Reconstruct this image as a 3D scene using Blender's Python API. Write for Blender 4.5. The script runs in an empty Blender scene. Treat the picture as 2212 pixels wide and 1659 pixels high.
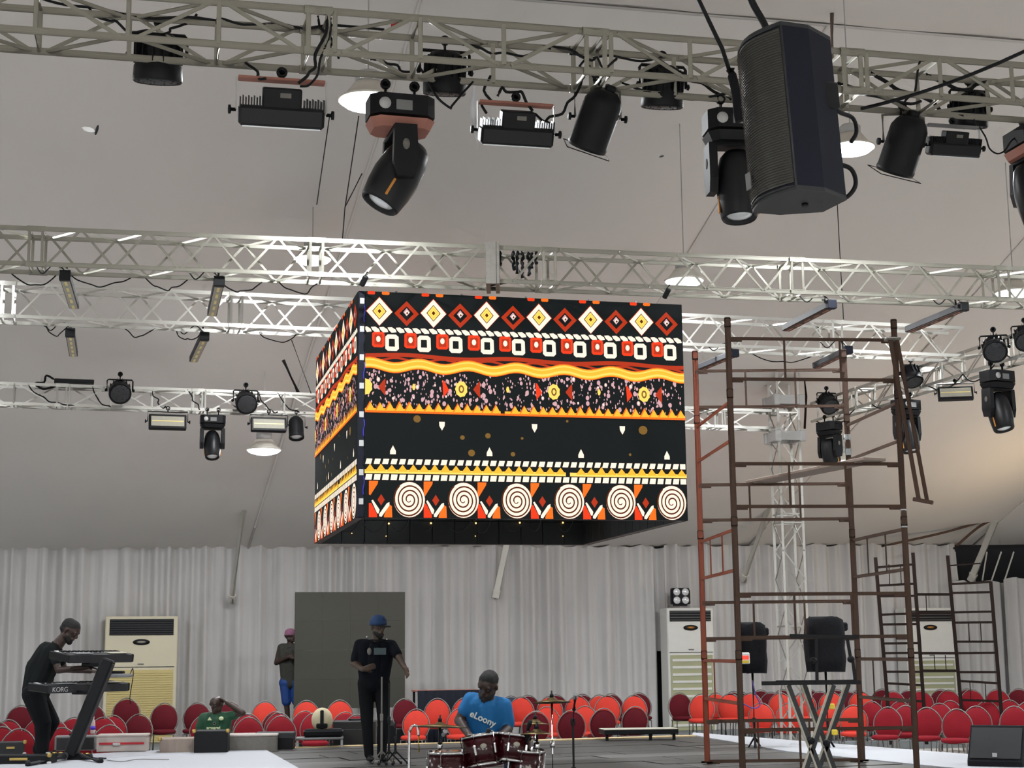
import bpy, math, random
from math import sin, cos, pi, radians, sqrt, atan2
from mathutils import Vector as V, Matrix as M, noise
random.seed(11)
scene = bpy.context.scene
COL = scene.collection
# ------------------------------------------------------------------ camera
FPX, CX, CY, HC = 3400.0, 1106.0, 829.5, 1.89
PT, RL = radians(9.7), radians(0.6)
_u0 = V((0, -sin(PT), cos(PT)))
FW = V((0, cos(PT), sin(PT)))
RT = V((1, 0, 0)) * cos(RL) - _u0 * sin(RL)
UP = _u0 * cos(RL) + V((1, 0, 0)) * sin(RL)
EYE = V((0, 0, HC))
camd = bpy.data.cameras.new('camera'); cam = bpy.data.objects.new('camera', camd); COL.objects.link(cam)
camd.sensor_width = 36; camd.lens = 36 * FPX / 2212; camd.clip_end = 300
cam.matrix_world = M(((RT.x, UP.x, -FW.x, 0), (RT.y, UP.y, -FW.y, 0), (RT.z, UP.z, -FW.z, HC), (0, 0, 0, 1)))
scene.camera = cam
# ------------------------------------------------------------------ world, exposure
w = bpy.data.worlds.new('world'); scene.world = w; w.use_nodes = True
w.node_tree.nodes['Background'].inputs[0].default_value = (1.0, 0.97, 0.93, 1)
w.node_tree.nodes['Background'].inputs[1].default_value = 0.42
scene.view_settings.view_transform = 'Standard'; scene.view_settings.look = 'None'
scene.view_settings.gamma = 1; scene.view_settings.exposure = 0.0
try:
    scene.cycles.max_bounces = 6; scene.cycles.diffuse_bounces = 3; scene.cycles.glossy_bounces = 2; scene.cycles.transmission_bounces = 4
    scene.cycles.use_adaptive_sampling = True; scene.cycles.adaptive_threshold = 0.1; scene.cycles.adaptive_min_samples = 12
    scene.cycles.caustics_reflective = False; scene.cycles.caustics_refractive = False
except Exception: pass
LAMP_W = 255.0      # watts of one pendant lamp
# ------------------------------------------------------------------ measuring helpers (photo pixel -> place)
def ray(x, y): return FW + RT * ((x - CX) / FPX) + UP * ((CY - y) / FPX)
def at(x, y, Y):
    d = ray(x, y); return EYE + d * (Y / d.y)
def atz(x, y, z):
    d = ray(x, y); return EYE + d * ((z - HC) / d.z)
def onpl(x, y, p, n):
    d = ray(x, y); return EYE + d * ((p - EYE).dot(n) / d.dot(n))
def proj(p):
    q = p - EYE; zc = q.dot(FW); return (CX + FPX * q.dot(RT) / zc, CY - FPX * q.dot(UP) / zc)
def hor(x): return 1410 - (x - CX) * math.tan(RL)
YAW = radians(13); AX = V((cos(YAW), sin(YAW), 0)); AB = V((-sin(YAW), cos(YAW), 0)); UZ = V((0, 0, 1))
# ------------------------------------------------------------------ materials
MT = {}
def mat(name, col, rough=0.6, metal=0.0, var=0.0, scale=6.0, bump=0.0, emit=None, es=1.0, alpha=None, trans=0.0, spec=0.5, stretch=None, sheen=0.0):
    m = bpy.data.materials.new(name); m.use_nodes = True; MT[name] = m
    nt = m.node_tree; b = nt.nodes['Principled BSDF']
    b.inputs['Base Color'].default_value = (*col, 1); b.inputs['Roughness'].default_value = rough
    b.inputs['Metallic'].default_value = metal; b.inputs['Specular IOR Level'].default_value = spec
    b.inputs['Transmission Weight'].default_value = trans
    if sheen: b.inputs['Sheen Weight'].default_value = sheen
    if emit:
        b.inputs['Emission Color'].default_value = (*emit, 1); b.inputs['Emission Strength'].default_value = es
    if var or bump:
        tc = nt.nodes.new('ShaderNodeTexCoord'); mp = nt.nodes.new('ShaderNodeMapping')
        mp.inputs['Scale'].default_value = stretch or (1, 1, 1)
        nz = nt.nodes.new('ShaderNodeTexNoise'); nz.inputs['Scale'].default_value = scale; nz.inputs['Detail'].default_value = 5
        nt.links.new(tc.outputs['Object'], mp.inputs['Vector']); nt.links.new(mp.outputs['Vector'], nz.inputs['Vector'])
        if var:
            mx = nt.nodes.new('ShaderNodeMix'); mx.data_type = 'RGBA'
            mx.inputs[6].default_value = (*[c * (1 - var) for c in col], 1)
            mx.inputs[7].default_value = (*[min(1, c * (1 + var)) for c in col], 1)
            nt.links.new(nz.outputs['Fac'], mx.inputs[0]); nt.links.new(mx.outputs[2], b.inputs['Base Color'])
        if bump:
            bp = nt.nodes.new('ShaderNodeBump'); bp.inputs['Strength'].default_value = bump; bp.inputs['Distance'].default_value = 0.02
            nt.links.new(nz.outputs['Fac'], bp.inputs['Height']); nt.links.new(bp.outputs['Normal'], b.inputs['Normal'])
    return m
mat('tent', (0.765, 0.735, 0.70), 0.85, var=0.05, scale=0.5, bump=0.15)
mat('drape', (0.60, 0.585, 0.575), 0.8, var=0.07, scale=1.3, stretch=(3, 3, .5), sheen=0.2)
mat('night', (0.012, 0.012, 0.016), 0.9, var=0.2)
mat('floor', (0.48, 0.47, 0.45), 0.8, var=0.25, scale=2.0)
mat('platform', (0.22, 0.24, 0.25), 0.8, var=0.15, scale=2.0)
mat('alu_dark', (0.34, 0.325, 0.28), 0.42, 0.75, var=0.25, scale=9, bump=0.08)
mat('alu', (0.36, 0.35, 0.30), 0.36, 0.8, var=0.22, scale=9, bump=0.08)
mat('alu_bright', (0.50, 0.49, 0.45), 0.34, 0.8, var=0.15, scale=9)
mat('white_pole', (0.75, 0.73, 0.66), 0.5, var=0.06)
mat('black', (0.005, 0.0055, 0.007), 0.5, var=0.3, scale=12, spec=.25)
mat('black_gloss', (0.004, 0.0045, 0.006), 0.42, var=0.2, scale=12, spec=.35)
mat('black_soft', (0.007, 0.0075, 0.010), 0.85, var=0.3, scale=20, bump=0.3, spec=.25)
mat('navy', (0.005, 0.007, 0.016), 0.7, var=0.3, scale=8, spec=.3)
mat('grey', (0.20, 0.20, 0.20), 0.55, var=0.15)
mat('dark_grey', (0.022, 0.023, 0.026), 0.6, var=0.2)
mat('light_grey', (0.5, 0.5, 0.49), 0.5, var=0.1)
mat('chrome', (0.75, 0.75, 0.76), 0.14, 1.0)
mat('brass', (0.62, 0.44, 0.14), 0.3, 0.9, var=0.15)
mat('cymbal', (0.13, 0.095, 0.04), 0.42, 0.9, var=0.25, scale=20)
mat('rust', (0.085, 0.047, 0.031), 0.8, 0.1, var=0.45, scale=7, bump=0.3)
mat('rust_red', (0.24, 0.062, 0.032), 0.8, 0.1, var=0.4, scale=7, bump=0.3)
mat('rust_dark', (0.018, 0.011, 0.009), 0.9, 0.0, var=0.4, scale=7, spec=.15)
mat('galv', (0.42, 0.45, 0.46), 0.4, 0.6, var=0.15)
mat('lens', (0.75, 0.78, 0.8), 0.15, 0.2, var=0.1, scale=30)
mat('lens_dull', (0.42, 0.40, 0.33), 0.6, var=0.15, scale=25, spec=.2)
mat('led_yellow', (0.85, 0.72, 0.28), 0.4)
mat('orange', (0.55, 0.22, 0.03), 0.5)
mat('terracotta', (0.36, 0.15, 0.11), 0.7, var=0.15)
mat('red_box', (0.6, 0.03, 0.03), 0.5, emit=(1, 0.05, 0.03), es=1.2)
mat('white', (0.82, 0.82, 0.83), 0.5, var=0.03)
mat('white_deck', (0.43, 0.445, 0.48), 0.6, var=0.04, scale=1.5)
mat('deck', (0.042, 0.040, 0.037), 0.42, var=0.5, scale=1.6, bump=0.25, stretch=(1, 4, 1))
mat('deck_grey', (0.085, 0.080, 0.075), 0.45, var=0.4, scale=1.6, bump=0.2, stretch=(1, 4, 1))
mat('deck_edge', (0.62, 0.47, 0.25), 0.7, var=0.15, scale=3, stretch=(6, 1, 1))
mat('ply', (0.30, 0.24, 0.20), 0.75, var=0.3, scale=3, stretch=(5, 1, 1))
mat('lamp_dome', (0.9, 0.9, 0.9), 0.4, emit=(0.93, 0.97, 1.0), es=5.0)
mat('lamp_dome_hot', (0.9, 0.9, 0.9), 0.4, emit=(0.95, 0.98, 1.0), es=30.0)
mat('lamp_body', (0.72, 0.68, 0.60), 0.5, 0.2, var=0.08)
mat('ac_cream', (0.74, 0.68, 0.50), 0.5, var=0.04)
mat('ac_yellow', (0.66, 0.55, 0.24), 0.55, var=0.05)
mat('ac_white', (0.74, 0.74, 0.70), 0.5, var=0.04)
mat('ac_green', (0.40, 0.41, 0.25), 0.6, var=0.06)
mat('screen_off', (0.034, 0.034, 0.024), 0.6, var=0.15, scale=1.2)
mat('panel_dark', (0.014, 0.016, 0.017), 0.5, var=0.2)
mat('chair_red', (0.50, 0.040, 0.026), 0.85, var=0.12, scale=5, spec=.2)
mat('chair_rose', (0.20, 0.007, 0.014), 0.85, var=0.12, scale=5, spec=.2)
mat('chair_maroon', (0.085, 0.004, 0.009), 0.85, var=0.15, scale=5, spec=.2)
mat('chair_navy', (0.012, 0.016, 0.035), 0.75, var=0.15, scale=5)
mat('chair_metal', (0.19, 0.175, 0.165), 0.45, 0.6, var=0.1)
mat('drum_red', (0.035, 0.0025, 0.005), 0.2, var=0.3, scale=4, stretch=(1, 1, 6))
mat('drumhead', (0.06, 0.07, 0.075), 0.5, var=0.1)
mat('skin', (0.036, 0.018, 0.012), 0.5, var=0.15, scale=10)
mat('skin_light', (0.060, 0.034, 0.020), 0.5, var=0.15, scale=10)
mat('hair', (0.006, 0.006, 0.006), 0.8, var=0.3, scale=40)
mat('tee_black', (0.006, 0.008, 0.008), 0.9, var=0.3, scale=6, spec=.2)
mat('tee_navy', (0.003, 0.004, 0.008), 0.9, var=0.3, scale=6, spec=.2)
mat('tee_blue', (0.006, 0.135, 0.36), 0.8, var=0.15, scale=6)
mat('jersey', (0.008, 0.065, 0.028), 0.7, var=0.2, scale=8)
mat('vest', (0.035, 0.035, 0.028), 0.8, var=0.6, scale=30)
mat('shorts_blue', (0.010, 0.05, 0.22), 0.7, var=0.2, scale=6)
mat('trouser', (0.004, 0.0045, 0.006), 0.9, var=0.3, scale=6, spec=.2)
mat('jeans', (0.05, 0.09, 0.18), 0.85, var=0.3, scale=6)
mat('cap_blue', (0.014, 0.046, 0.13), 0.8, var=0.2, scale=10)
mat('cap_pink', (0.30, 0.12, 0.20), 0.8, var=0.5, scale=25)
mat('pale_print', (0.62, 0.66, 0.60), 0.6)
mat('lime', (0.62, 0.70, 0.42), 0.6)
mat('teal_print', (0.055, 0.085, 0.09), 0.7)
mat('cream_bag', (0.62, 0.55, 0.36), 0.8, var=0.15)
mat('bottle', (0.85, 0.72, 0.70), 0.1, trans=0.5)
mat('label_blue', (0.04, 0.03, 0.5), 0.5)
mat('case_white', (0.50, 0.44, 0.40), 0.5, var=0.1)
mat('yellow_tape', (0.85, 0.65, 0.05), 0.5)
mat('purple', (0.12, 0.08, 0.40), 0.5)
mat('red_tape', (0.5, 0.02, 0.03), 0.6)
mat('dust', (0.16, 0.15, 0.13), 0.7, var=0.3, scale=15)
mat('grille', (0.07, 0.068, 0.06), 0.4, 0.5, var=0.15, scale=80)
# LED screen colours (light-giving)
for n_, c_, s_ in (('px_white', (1.0, .84, .69), 1.2), ('px_yellow', (1.0, .62, .12), 1.35), ('px_amber', (1.0, .45, .035), 1.3),
                   ('px_orange', (1.0, .17, .015), 1.15), ('px_red', (.95, .055, .012), 1.05), ('px_brick', (.55, .045, .012), .95),
                   ('px_brown', (.14, .03, .006), .8), ('px_pink', (.80, .47, .50), .95), ('px_tan', (.30, .16, .035), .8), ('px_bg', (.008, .0105, .0105), 1.0),
                   ('led_dot', (1.0, .55, .15), 4.0)):
    mat(n_, (.004, .004, .004), .8, emit=c_, es=s_, spec=.06)
# ------------------------------------------------------------------ mesh helpers
def perp(d):
    a = V((0, 0, 1)) if abs(d.z) < .9 else V((1, 0, 0))
    s = d.cross(a).normalized(); return s, s.cross(d).normalized()
def rot_to(d):      # matrix whose Z axis is d
    d = d.normalized(); s, t = perp(d)
    return M(((s.x, t.x, d.x), (s.y, t.y, d.y), (s.z, t.z, d.z))).to_4x4()
class MB:
    def __init__(s): s.v = []; s.f = []; s.m = []; s.s = []
    def add(s, vs, fs, mi=0, sm=False, mx=None):
        o = len(s.v)
        s.v += [(mx @ V(p)) if mx else V(p) for p in vs]
        for f in fs:
            s.f.append([i + o for i in f]); s.m.append(mi); s.s.append(sm)
        return s
    def box(s, c, d, mi=0, ch=0.0, mx=None):
        x, y, z = d[0] / 2, d[1] / 2, d[2] / 2; cx, cy, cz = c
        if ch <= 0:
            vs = [(cx + a * x, cy + b * y, cz + e * z) for a in (-1, 1) for b in (-1, 1) for e in (-1, 1)]
            return s.add(vs, [(0, 1, 3, 2), (4, 6, 7, 5), (0, 4, 5, 1), (2, 3, 7, 6), (0, 2, 6, 4), (1, 5, 7, 3)], mi, False, mx)
        vs = []; idx = {}
        for a in (-1, 1):
            for b in (-1, 1):
                for e in (-1, 1):
                    for k in range(3):
                        p = [a * (x - ch), b * (y - ch), e * (z - ch)]
                        p[k] = (a * x, b * y, e * z)[k]
                        idx[a, b, e, k] = len(vs); vs.append((cx + p[0], cy + p[1], cz + p[2]))
        fs = []
        for k in range(3):
            i, j = [(1, 2), (2, 0), (0, 1)][k]
            for sg in (-1, 1):
                q = []
                for a, b in ((-1, -1), (1, -1), (1, 1), (-1, 1)):
                    t = [0, 0, 0]; t[k] = sg; t[i] = a; t[j] = b; q.append(idx[t[0], t[1], t[2], k])
                fs.append(q if sg > 0 else q[::-1])
        for k in range(3):
            i, j = [(1, 2), (2, 0), (0, 1)][k]
            for a in (-1, 1):
                for b in (-1, 1):
                    q = []
                    for sg, kk in ((-1, i), (1, i), (1, j), (-1, j)):
                        t = [0, 0, 0]; t[k] = sg; t[i] = a; t[j] = b; q.append(idx[t[0], t[1], t[2], kk])
                    fs.append(q if a * b < 0 else q[::-1])
        for a in (-1, 1):
            for b in (-1, 1):
                for e in (-1, 1):
                    q = [idx[a, b, e, k] for k in range(3)]; fs.append(q if a * b * e > 0 else q[::-1])
        return s.add(vs, fs, mi, False, mx)
    def tube(s, path, r, n=8, mi=0, closed=False, mx=None, caps=True):
        P = [V(p) for p in path]; N = len(P); vs = []; fs = []
        prev = None
        for i, p in enumerate(P):
            if closed: d = P[(i + 1) % N] - P[i - 1]
            else: d = P[min(i + 1, N - 1)] - P[max(i - 1, 0)]
            d = d.normalized() if d.length > 1e-9 else V((0, 0, 1))
            if prev is None: a, b = perp(d)
            else:
                a = prev - d * prev.dot(d); a = a.normalized() if a.length > 1e-6 else perp(d)[0]; b = d.cross(a)
            prev = a; rr = r[i] if isinstance(r, (list, tuple)) else r
            for k in range(n):
                t = 2 * pi * k / n; vs.append(p + a * (rr * cos(t)) + b * (rr * sin(t)))
        for i in range(N if closed else N - 1):
            j = (i + 1) % N
            for k in range(n):
                l = (k + 1) % n; fs.append((i * n + k, i * n + l, j * n + l, j * n + k))
        s.add(vs, fs, mi, True, mx)
        if caps and not closed:
            o = len(s.v) - len(vs)
            s.f.append([o + k for k in range(n)][::-1]); s.m.append(mi); s.s.append(False)
            s.f.append([o + (N - 1) * n + k for k in range(n)]); s.m.append(mi); s.s.append(False)
        return s
    def lathe(s, prof, n=20, mi=0, mx=None, sm=True, sx=1.0, sy=1.0):
        vs = []; fs = []; L = len(prof)
        for r, z in prof:
            for k in range(n):
                t = 2 * pi * k / n; vs.append((r * cos(t) * sx, r * sin(t) * sy, z))
        for i in range(L - 1):
            for k in range(n):
                l = (k + 1) % n; fs.append((i * n + k, i * n + l, (i + 1) * n + l, (i + 1) * n + k))
        s.add(vs, fs, mi, sm, mx); o = len(s.v) - len(vs)
        if prof[0][0] > 1e-6: s.f.append([o + k for k in range(n)][::-1]); s.m.append(mi); s.s.append(False)
        if prof[-1][0] > 1e-6: s.f.append([o + (L - 1) * n + k for k in range(n)]); s.m.append(mi); s.s.append(False)
        return s
    def prism(s, poly, z0, z1, mi=0, mx=None, top=1.0):
        n = len(poly); vs = [(x, y, z0) for x, y in poly] + [(x * top, y * top, z1) for x, y in poly]
        fs = [tuple(range(n))[::-1], tuple(range(n, 2 * n))] + [(i, (i + 1) % n, n + (i + 1) % n, n + i) for i in range(n)]
        return s.add(vs, fs, mi, False, mx)
    def ball(s, c, r, mi=0, n=12, m=8, mx=None):
        r = r if isinstance(r, (tuple, list, V)) else (r, r, r)
        vs = []; fs = []
        for i in range(m + 1):
            t = pi * i / m
            for k in range(n):
                a = 2 * pi * k / n; vs.append((c[0] + r[0] * sin(t) * cos(a), c[1] + r[1] * sin(t) * sin(a), c[2] - r[2] * cos(t)))
        for i in range(m):
            for k in range(n):
                l = (k + 1) % n; fs.append((i * n + k, i * n + l, (i + 1) * n + l, (i + 1) * n + k))
        return s.add(vs, fs, mi, True, mx)
    def mesh(s, name, mats, off=None):
        me = bpy.data.meshes.new(name)
        me.from_pydata([tuple(p - off) if off else tuple(p) for p in s.v], [], s.f)
        for m in (mats if isinstance(mats, (list, tuple)) else [mats]): me.materials.append(MT[m])
        me.polygons.foreach_set('material_index', s.m); me.polygons.foreach_set('use_smooth', s.s)
        me.update(); return me
    def build(s, name, mats, parent=None, w=False, mx=None):
        off = parent.location.copy() if (w and parent) else None
        o = bpy.data.objects.new(name, s.mesh(name, mats, off)); COL.objects.link(o)
        if parent: o.parent = parent
        if mx is not None: o.matrix_local = mx
        return o
def tag(o, label=None, cat=None, group=None, kind=None):
    if label: o['label'] = label
    if cat: o['category'] = cat
    if group: o['group'] = group
    if kind: o['kind'] = kind
    return o
def thing(name, label, cat, loc=(0, 0, 0), group=None, mx=None):
    o = bpy.data.objects.new(name, None); o.empty_display_size = .1; COL.objects.link(o)
    if mx is not None: o.matrix_world = mx
    else: o.location = loc
    return tag(o, label, cat, group)
def obj(name, me, parent=None, mx=None):
    o = bpy.data.objects.new(name, me); COL.objects.link(o)
    if parent: o.parent = parent
    if mx is not None: o.matrix_local = mx
    return o
def kids(o, parts):
    for p in parts: p.parent = o
def dup(root, mx, label=None, group=None):
    def cp(o, par):
        c = o.copy(); COL.objects.link(c)
        if par: c.parent = par
        for ch in CH.get(o.name, []): cp(ch, c)
        return c
    CH = {}
    for x in bpy.data.objects:
        if x.parent: CH.setdefault(x.parent.name, []).append(x)
    r = cp(root, None); r.matrix_world = mx
    if label: r['label'] = label
    if group: r['group'] = group
    return r
_cyl = {}
def cyl(m, n=10):
    if m not in _cyl:
        _cyl[m] = MB().tube([(0, 0, 0), (0, 0, 1)], 1, n).mesh('rod_' + m, m)
    return _cyl[m]
def rod(parent, name, a, b, r, m, local=False):
    a = V(a); b = V(b); d = b - a
    o = bpy.data.objects.new(name, cyl(m)); COL.objects.link(o)
    base = V((0, 0, 0)) if (local or not parent) else parent.location
    if parent: o.parent = parent
    o.matrix_local = M.Translation(a - base) @ rot_to(d) @ M.Diagonal((r, r, d.length, 1))
    return o
def TR(p, rz=0, rx=0, ry=0, s=1.0):
    return M.Translation(V(p)) @ M.Rotation(rz, 4, 'Z') @ M.Rotation(ry, 4, 'Y') @ M.Rotation(rx, 4, 'X') @ M.Scale(s, 4)
def sag(a, b, drop, n=10, wob=0.0):
    a = V(a); b = V(b); out = []
    for i in range(n + 1):
        t = i / n; p = a.lerp(b, t) - UZ * (drop * 4 * t * (1 - t))
        if wob and 0 < i < n: p += V((random.uniform(-wob, wob), random.uniform(-wob, wob), random.uniform(-wob, wob)))
        out.append(p)
    return out
def spline(pts, n=5):
    P = [V(p) for p in pts]; P = [P[0] * 2 - P[1]] + P + [P[-1] * 2 - P[-2]]; out = []
    for i in range(1, len(P) - 2):
        for k in range(n):
            t = k / n; a, b, c, d = P[i - 1:i + 3]
            out.append(.5 * ((2 * b) + (c - a) * t + (2 * a - 5 * b + 4 * c - d) * t * t + (3 * b - a - 3 * c + d) * t ** 3))
    return out + [P[-2]]
def words(name, s, size, m, parent, mx, ext=.002, bold=0.0):
    cu = bpy.data.curves.new(name, 'FONT'); cu.body = s; cu.size = size; cu.extrude = ext; cu.align_x = 'CENTER'; cu.align_y = 'CENTER'; cu.offset = bold
    t = bpy.data.objects.new(name, cu); COL.objects.link(t)
    me = bpy.data.meshes.new_from_object(t.evaluated_get(bpy.context.evaluated_depsgraph_get()))
    bpy.data.objects.remove(t); me.materials.clear(); me.materials.append(MT[m])
    return obj(name, me, parent, mx)
# ================================================================== SETTING
WP = V((0, 35.0, 0))
def onwall(x, y, off=0.0): return onpl(x, y, WP - AB * off, AB)
E0 = onwall(535, 1186); E1 = onwall(1095, 1184)
dE = E1 - E0; dEh = AX * dE.dot(AX); EZ = E0.z
RB = at(1790, 50, 20.6)
def eave(i): q = E0 + dE * i; return V((q.x, q.y, EZ + 0.06 * i))
def ridge(i): return RB + dEh * (i - 1)
def front(i): q = ridge(i) - AB * 23.0; return V((q.x, q.y, 6.2))
ceil = thing('ceiling', 'off-white fabric tent lining stretched in long sloping bays', None); tag(ceil, kind='structure')
def fabric(i, A, B, nm, sg):
    b = MB(); n1, n2 = 14, 22; vs = []; fs = []
    for a in range(n1 + 1):
        s = a / n1
        for c in range(n2 + 1):
            t = c / n2
            p = A(i).lerp(A(i + 1), s).lerp(B(i).lerp(B(i + 1), s), t)
            p.z -= sg * 4 * s * (1 - s) * (sin(pi * t) ** .6 if 0 < t < 1 else 0)
            p.z += .03 * noise.noise(p * .7)
            vs.append(p)
    for a in range(n1):
        for c in range(n2):
            k = a * (n2 + 1) + c; fs.append((k, k + 1, k + n2 + 2, k + n2 + 1))
    b.add(vs, fs, 0, True); b.build(nm, 'tent', ceil)
for i in range(-3, 5):
    fabric(i, eave, ridge, 'fabric_panel', .50)
    fabric(i, ridge, front, 'fabric_panel', .25)
for i in range(-2, 5):
    b = MB(); b.tube([eave(i).lerp(ridge(i), t / 8) - UZ * .02 for t in range(9)], .022, 6); b.build('seam', 'tent', ceil)
b = MB(); b.tube([ridge(-3) - UZ * .03, ridge(5) - UZ * .03], .03, 6); b.build('ridge_seam', 'tent', ceil)

def pt_on_rafter(i, y):
    lo, hi = 0.0, 1.0
    for _ in range(40):
        t = (lo + hi) / 2
        if proj(eave(i).lerp(ridge(i), t))[1] > y: lo = t
        else: hi = t
    return eave(i).lerp(ridge(i), lo)
# back wall: added dark backing in place of the night outside, pleated drapes hung before it
wall = MB(); c0 = WP + AB * .35
L = [c0 + AX * -26, c0 + AX * 24]
wall.add([L[0], L[1], L[1] + UZ * (EZ + .55), L[0] + UZ * (EZ + .55)], [(0, 1, 2, 3)])
added_night_backing = wall.build('added_night_backing', 'night'); tag(added_night_backing, 'added dark backing for the night outside, behind the white drapes at the back', kind='structure')
def wall_s(x): return (onwall(x, 1300) - WP).dot(AX)
def drape(s0, s1, ztop, zbot=.15, off=.0, seed=0, ztop1=None, amp=1.0):
    n = max(8, int((s1 - s0) / .025)); rows = 9; vs = []; fs = []
    for a in range(n + 1):
        s = s0 + (s1 - s0) * a / n; q = noise.noise(V((s * .9, seed, 0)))
        ph = s * 19 + 7.5 * noise.noise(V((s * .55, 3.1 + seed, 0)))
        for r in range(rows + 1):
            t = r / rows; zt = ztop if ztop1 is None else ztop + (ztop1 - ztop) * a / n
            z = zt + (zbot - zt) * t
            d = amp * (.095 * sin(ph + .5 * noise.noise(V((s * 2, t * 2, seed)))) * (.75 + .5 * q) + .05 * sin(s * 7.3 + 2 * q) + .055 * noise.noise(V((s * 6, t * 1.2, 1))) + .03 * noise.noise(V((s * 17, t * .8, 5))))
            if r == 0: z += .03 * sin(s * 9 + seed)
            vs.append(WP + AX * s - AB * (.1 + off + d) + UZ * z)
    for a in range(n):
        for r in range(rows):
            k = a * (rows + 1) + r; fs.append((k, k + 1, k + rows + 2, k + rows + 1))
    return MB().add(vs, fs, 0, True)
edges = [-22, -18.6, wall_s(-90), wall_s(60), wall_s(215), wall_s(395), wall_s(505), wall_s(640), wall_s(790), wall_s(930), wall_s(1068), wall_s(1210), wall_s(1330)]
for k in range(len(edges) - 1):
    drape(edges[k], edges[k + 1] + .02, EZ + .05 + .004 * k).build('drape', 'drape', added_night_backing)
e2 = [wall_s(1330) + .02, wall_s(1412), wall_s(1431), wall_s(1560), wall_s(1690), wall_s(1810), wall_s(1925), wall_s(2060)]
for k in range(len(e2) - 1):
    if k == 1:      # narrow dark gap between two drapes
        drape(e2[k] - .02, e2[k + 1], EZ + .08, zbot=1.9).build('drape', 'drape', added_night_backing); continue
    drape(e2[k], e2[k + 1] + .02, EZ + .10 + .012 * k).build('drape', 'drape', added_night_backing)
zl = onwall(2060, 1252).z
drape(wall_s(2040), wall_s(2165), zl - .06, seed=31, off=.18).build('drape', 'drape', added_night_backing)
drape(wall_s(2140), wall_s(2330), zl - .02, seed=33, off=.5, ztop1=zl + .12).build('drape', 'drape', added_night_backing)
drape(wall_s(2330), 22, zl + .12, seed=34, off=.5).build('drape', 'drape', added_night_backing)
# white slanting tent poles at the eave
def tent_pole(x0, y0, x1, y1, i, label, r=.07):
    a = onwall(x0, y0, .25); q = pt_on_rafter(i, y1); b_ = onpl(x1, y1, q, AB)
    t = thing('tent_pole', label, 'pole', a); rod(t, 'pole_tube', a, b_, r, 'white_pole')
    rod(t, 'foot_bracket', a - UZ * .02, a + (b_ - a).normalized() * .16, r * 1.25, 'white_pole'); return t
tent_pole(500, 1298, 527, 1096, 0, 'white slanting tent pole above the gap between left air conditioner and grey screen')
tent_pole(1070, 1290, 1096, 1168, 1, 'white slanting tent pole directly below the LED cube')
tent_pole(1606, 1252, 1662, 1092, 2, 'white slanting tent pole seen through the near scaffold')
tent_pole(2098, 1252, 2150, 1124, 3, 'thick white slanting tent pole crossing the dark opening at right', .085)
g = 'thin pale struts in the dark opening'
for k, (xa, xb) in enumerate(((2066, 2060), (2122, 2132), (2142, 2163), (2170, 2190))):
    a = onwall(xa, 1254, .05); b_ = onwall(xb, 1192, .02)
    t = thing('tent_strut', ['vertical pale strut at the left end of the dark opening', 'thin pale strut right of the thick white pole in the dark opening', 'second thin pale strut right of the thick white pole in the dark opening', 'rightmost thin pale strut in the dark opening'][k], 'strut', a, g)
    rod(t, 'strut_tube', a, b_, .05 if k == 0 else .018, 'white_pole')
# hanging fabric rope strings near the right pole
for k, (p0, p1, p2, lb) in enumerate((((1905, 1180), (2040, 1150), (2150, 1118), 'slack brown rope running along the tent lining towards the thick white pole'),
                                      ((2060, 1185), (2112, 1140), (2150, 1120), 'short frayed brown rope below the thick white pole head'),
                                      ((2150, 1120), (2180, 1092), (2235, 1040), 'dark brown rope rising right from the thick white pole head'))):
    pts = [onpl(x, y, pt_on_rafter(3, 1124), AB) for x, y in (p0, p1, p2)]
    o = MB().tube(spline(pts, 6), .03, 6).build('rope', 'rust'); tag(o, lb, 'rope')
# floor, back platform
fl = MB(); fl.box((0, 14, -.05), (70, 60, .1)); o = fl.build('floor', 'floor'); tag(o, 'dark grey hall floor', kind='structure')
PZ = .16
pf = MB(); Pc = WP - AB * 5.6
pf.add([Pc + AX * -24, Pc + AX * 24, WP + AB * .3 + AX * 24, WP + AB * .3 + AX * -24], [(0, 1, 2, 3)])
pf = MB(); mxp = M(((AX.x, AB.x, 0, WP.x - AB.x * 2.7), (AX.y, AB.y, 0, WP.y - AB.y * 2.7), (0, 0, 1, 0), (0, 0, 0, 1)))
pf.box((0, 0, PZ / 2), (48, 6.0, PZ), mx=mxp)
o = pf.build('floor_platform', 'platform'); tag(o, 'low grey platform along the back drapes', kind='structure')
def plat_y(X): return (WP.y - 5.7 / cos(YAW)) + X * math.tan(YAW)
# ------------------------------------------------------------------ stage
ZS = .61
D1 = atz(566, 1617, ZS); D2 = atz(1495, 1589, ZS); D3 = atz(2100, 1659, ZS); D4 = atz(640, 1659, ZS)
D3 = D3 + (D3 - D2).normalized() * 3.2; D4b = D4 + (D4 - D1).normalized() * .2
poly = [V((p.x, p.y)) for p in (D1, D2, D3)] + [V((2.0, D3.y)), V((1.6, 16.6)), V((D4b.x, D4b.y))]
def clip(pl, a, n):
    out = []
    for i in range(len(pl)):
        p, q = pl[i], pl[(i + 1) % len(pl)]; dp, dq = (p - a).dot(n), (q - a).dot(n)
        if dp >= 0: out.append(p)
        if (dp >= 0) != (dq >= 0): out.append(p.lerp(q, dp / (dp - dq)))
    return out
stage = thing('stage', 'low stage covered with worn dark grey boards', 'stage', (0, 0, 0)); tag(stage, kind='structure'); del stage['category']
body = MB(); body.prism([(p.x, p.y) for p in poly[:3]] + [(2.0, D3.y), (1.6, 16.6), (D4b.x, D4b.y)], .0, ZS - .035); body.build('stage_frame', 'black', stage)
sd = (D2 - D1); sd = V((sd.x, sd.y)).normalized(); sn = V((-sd.y, sd.x))
org = V((D1.x, D1.y)); bw = .61; bl = 2.44
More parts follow.
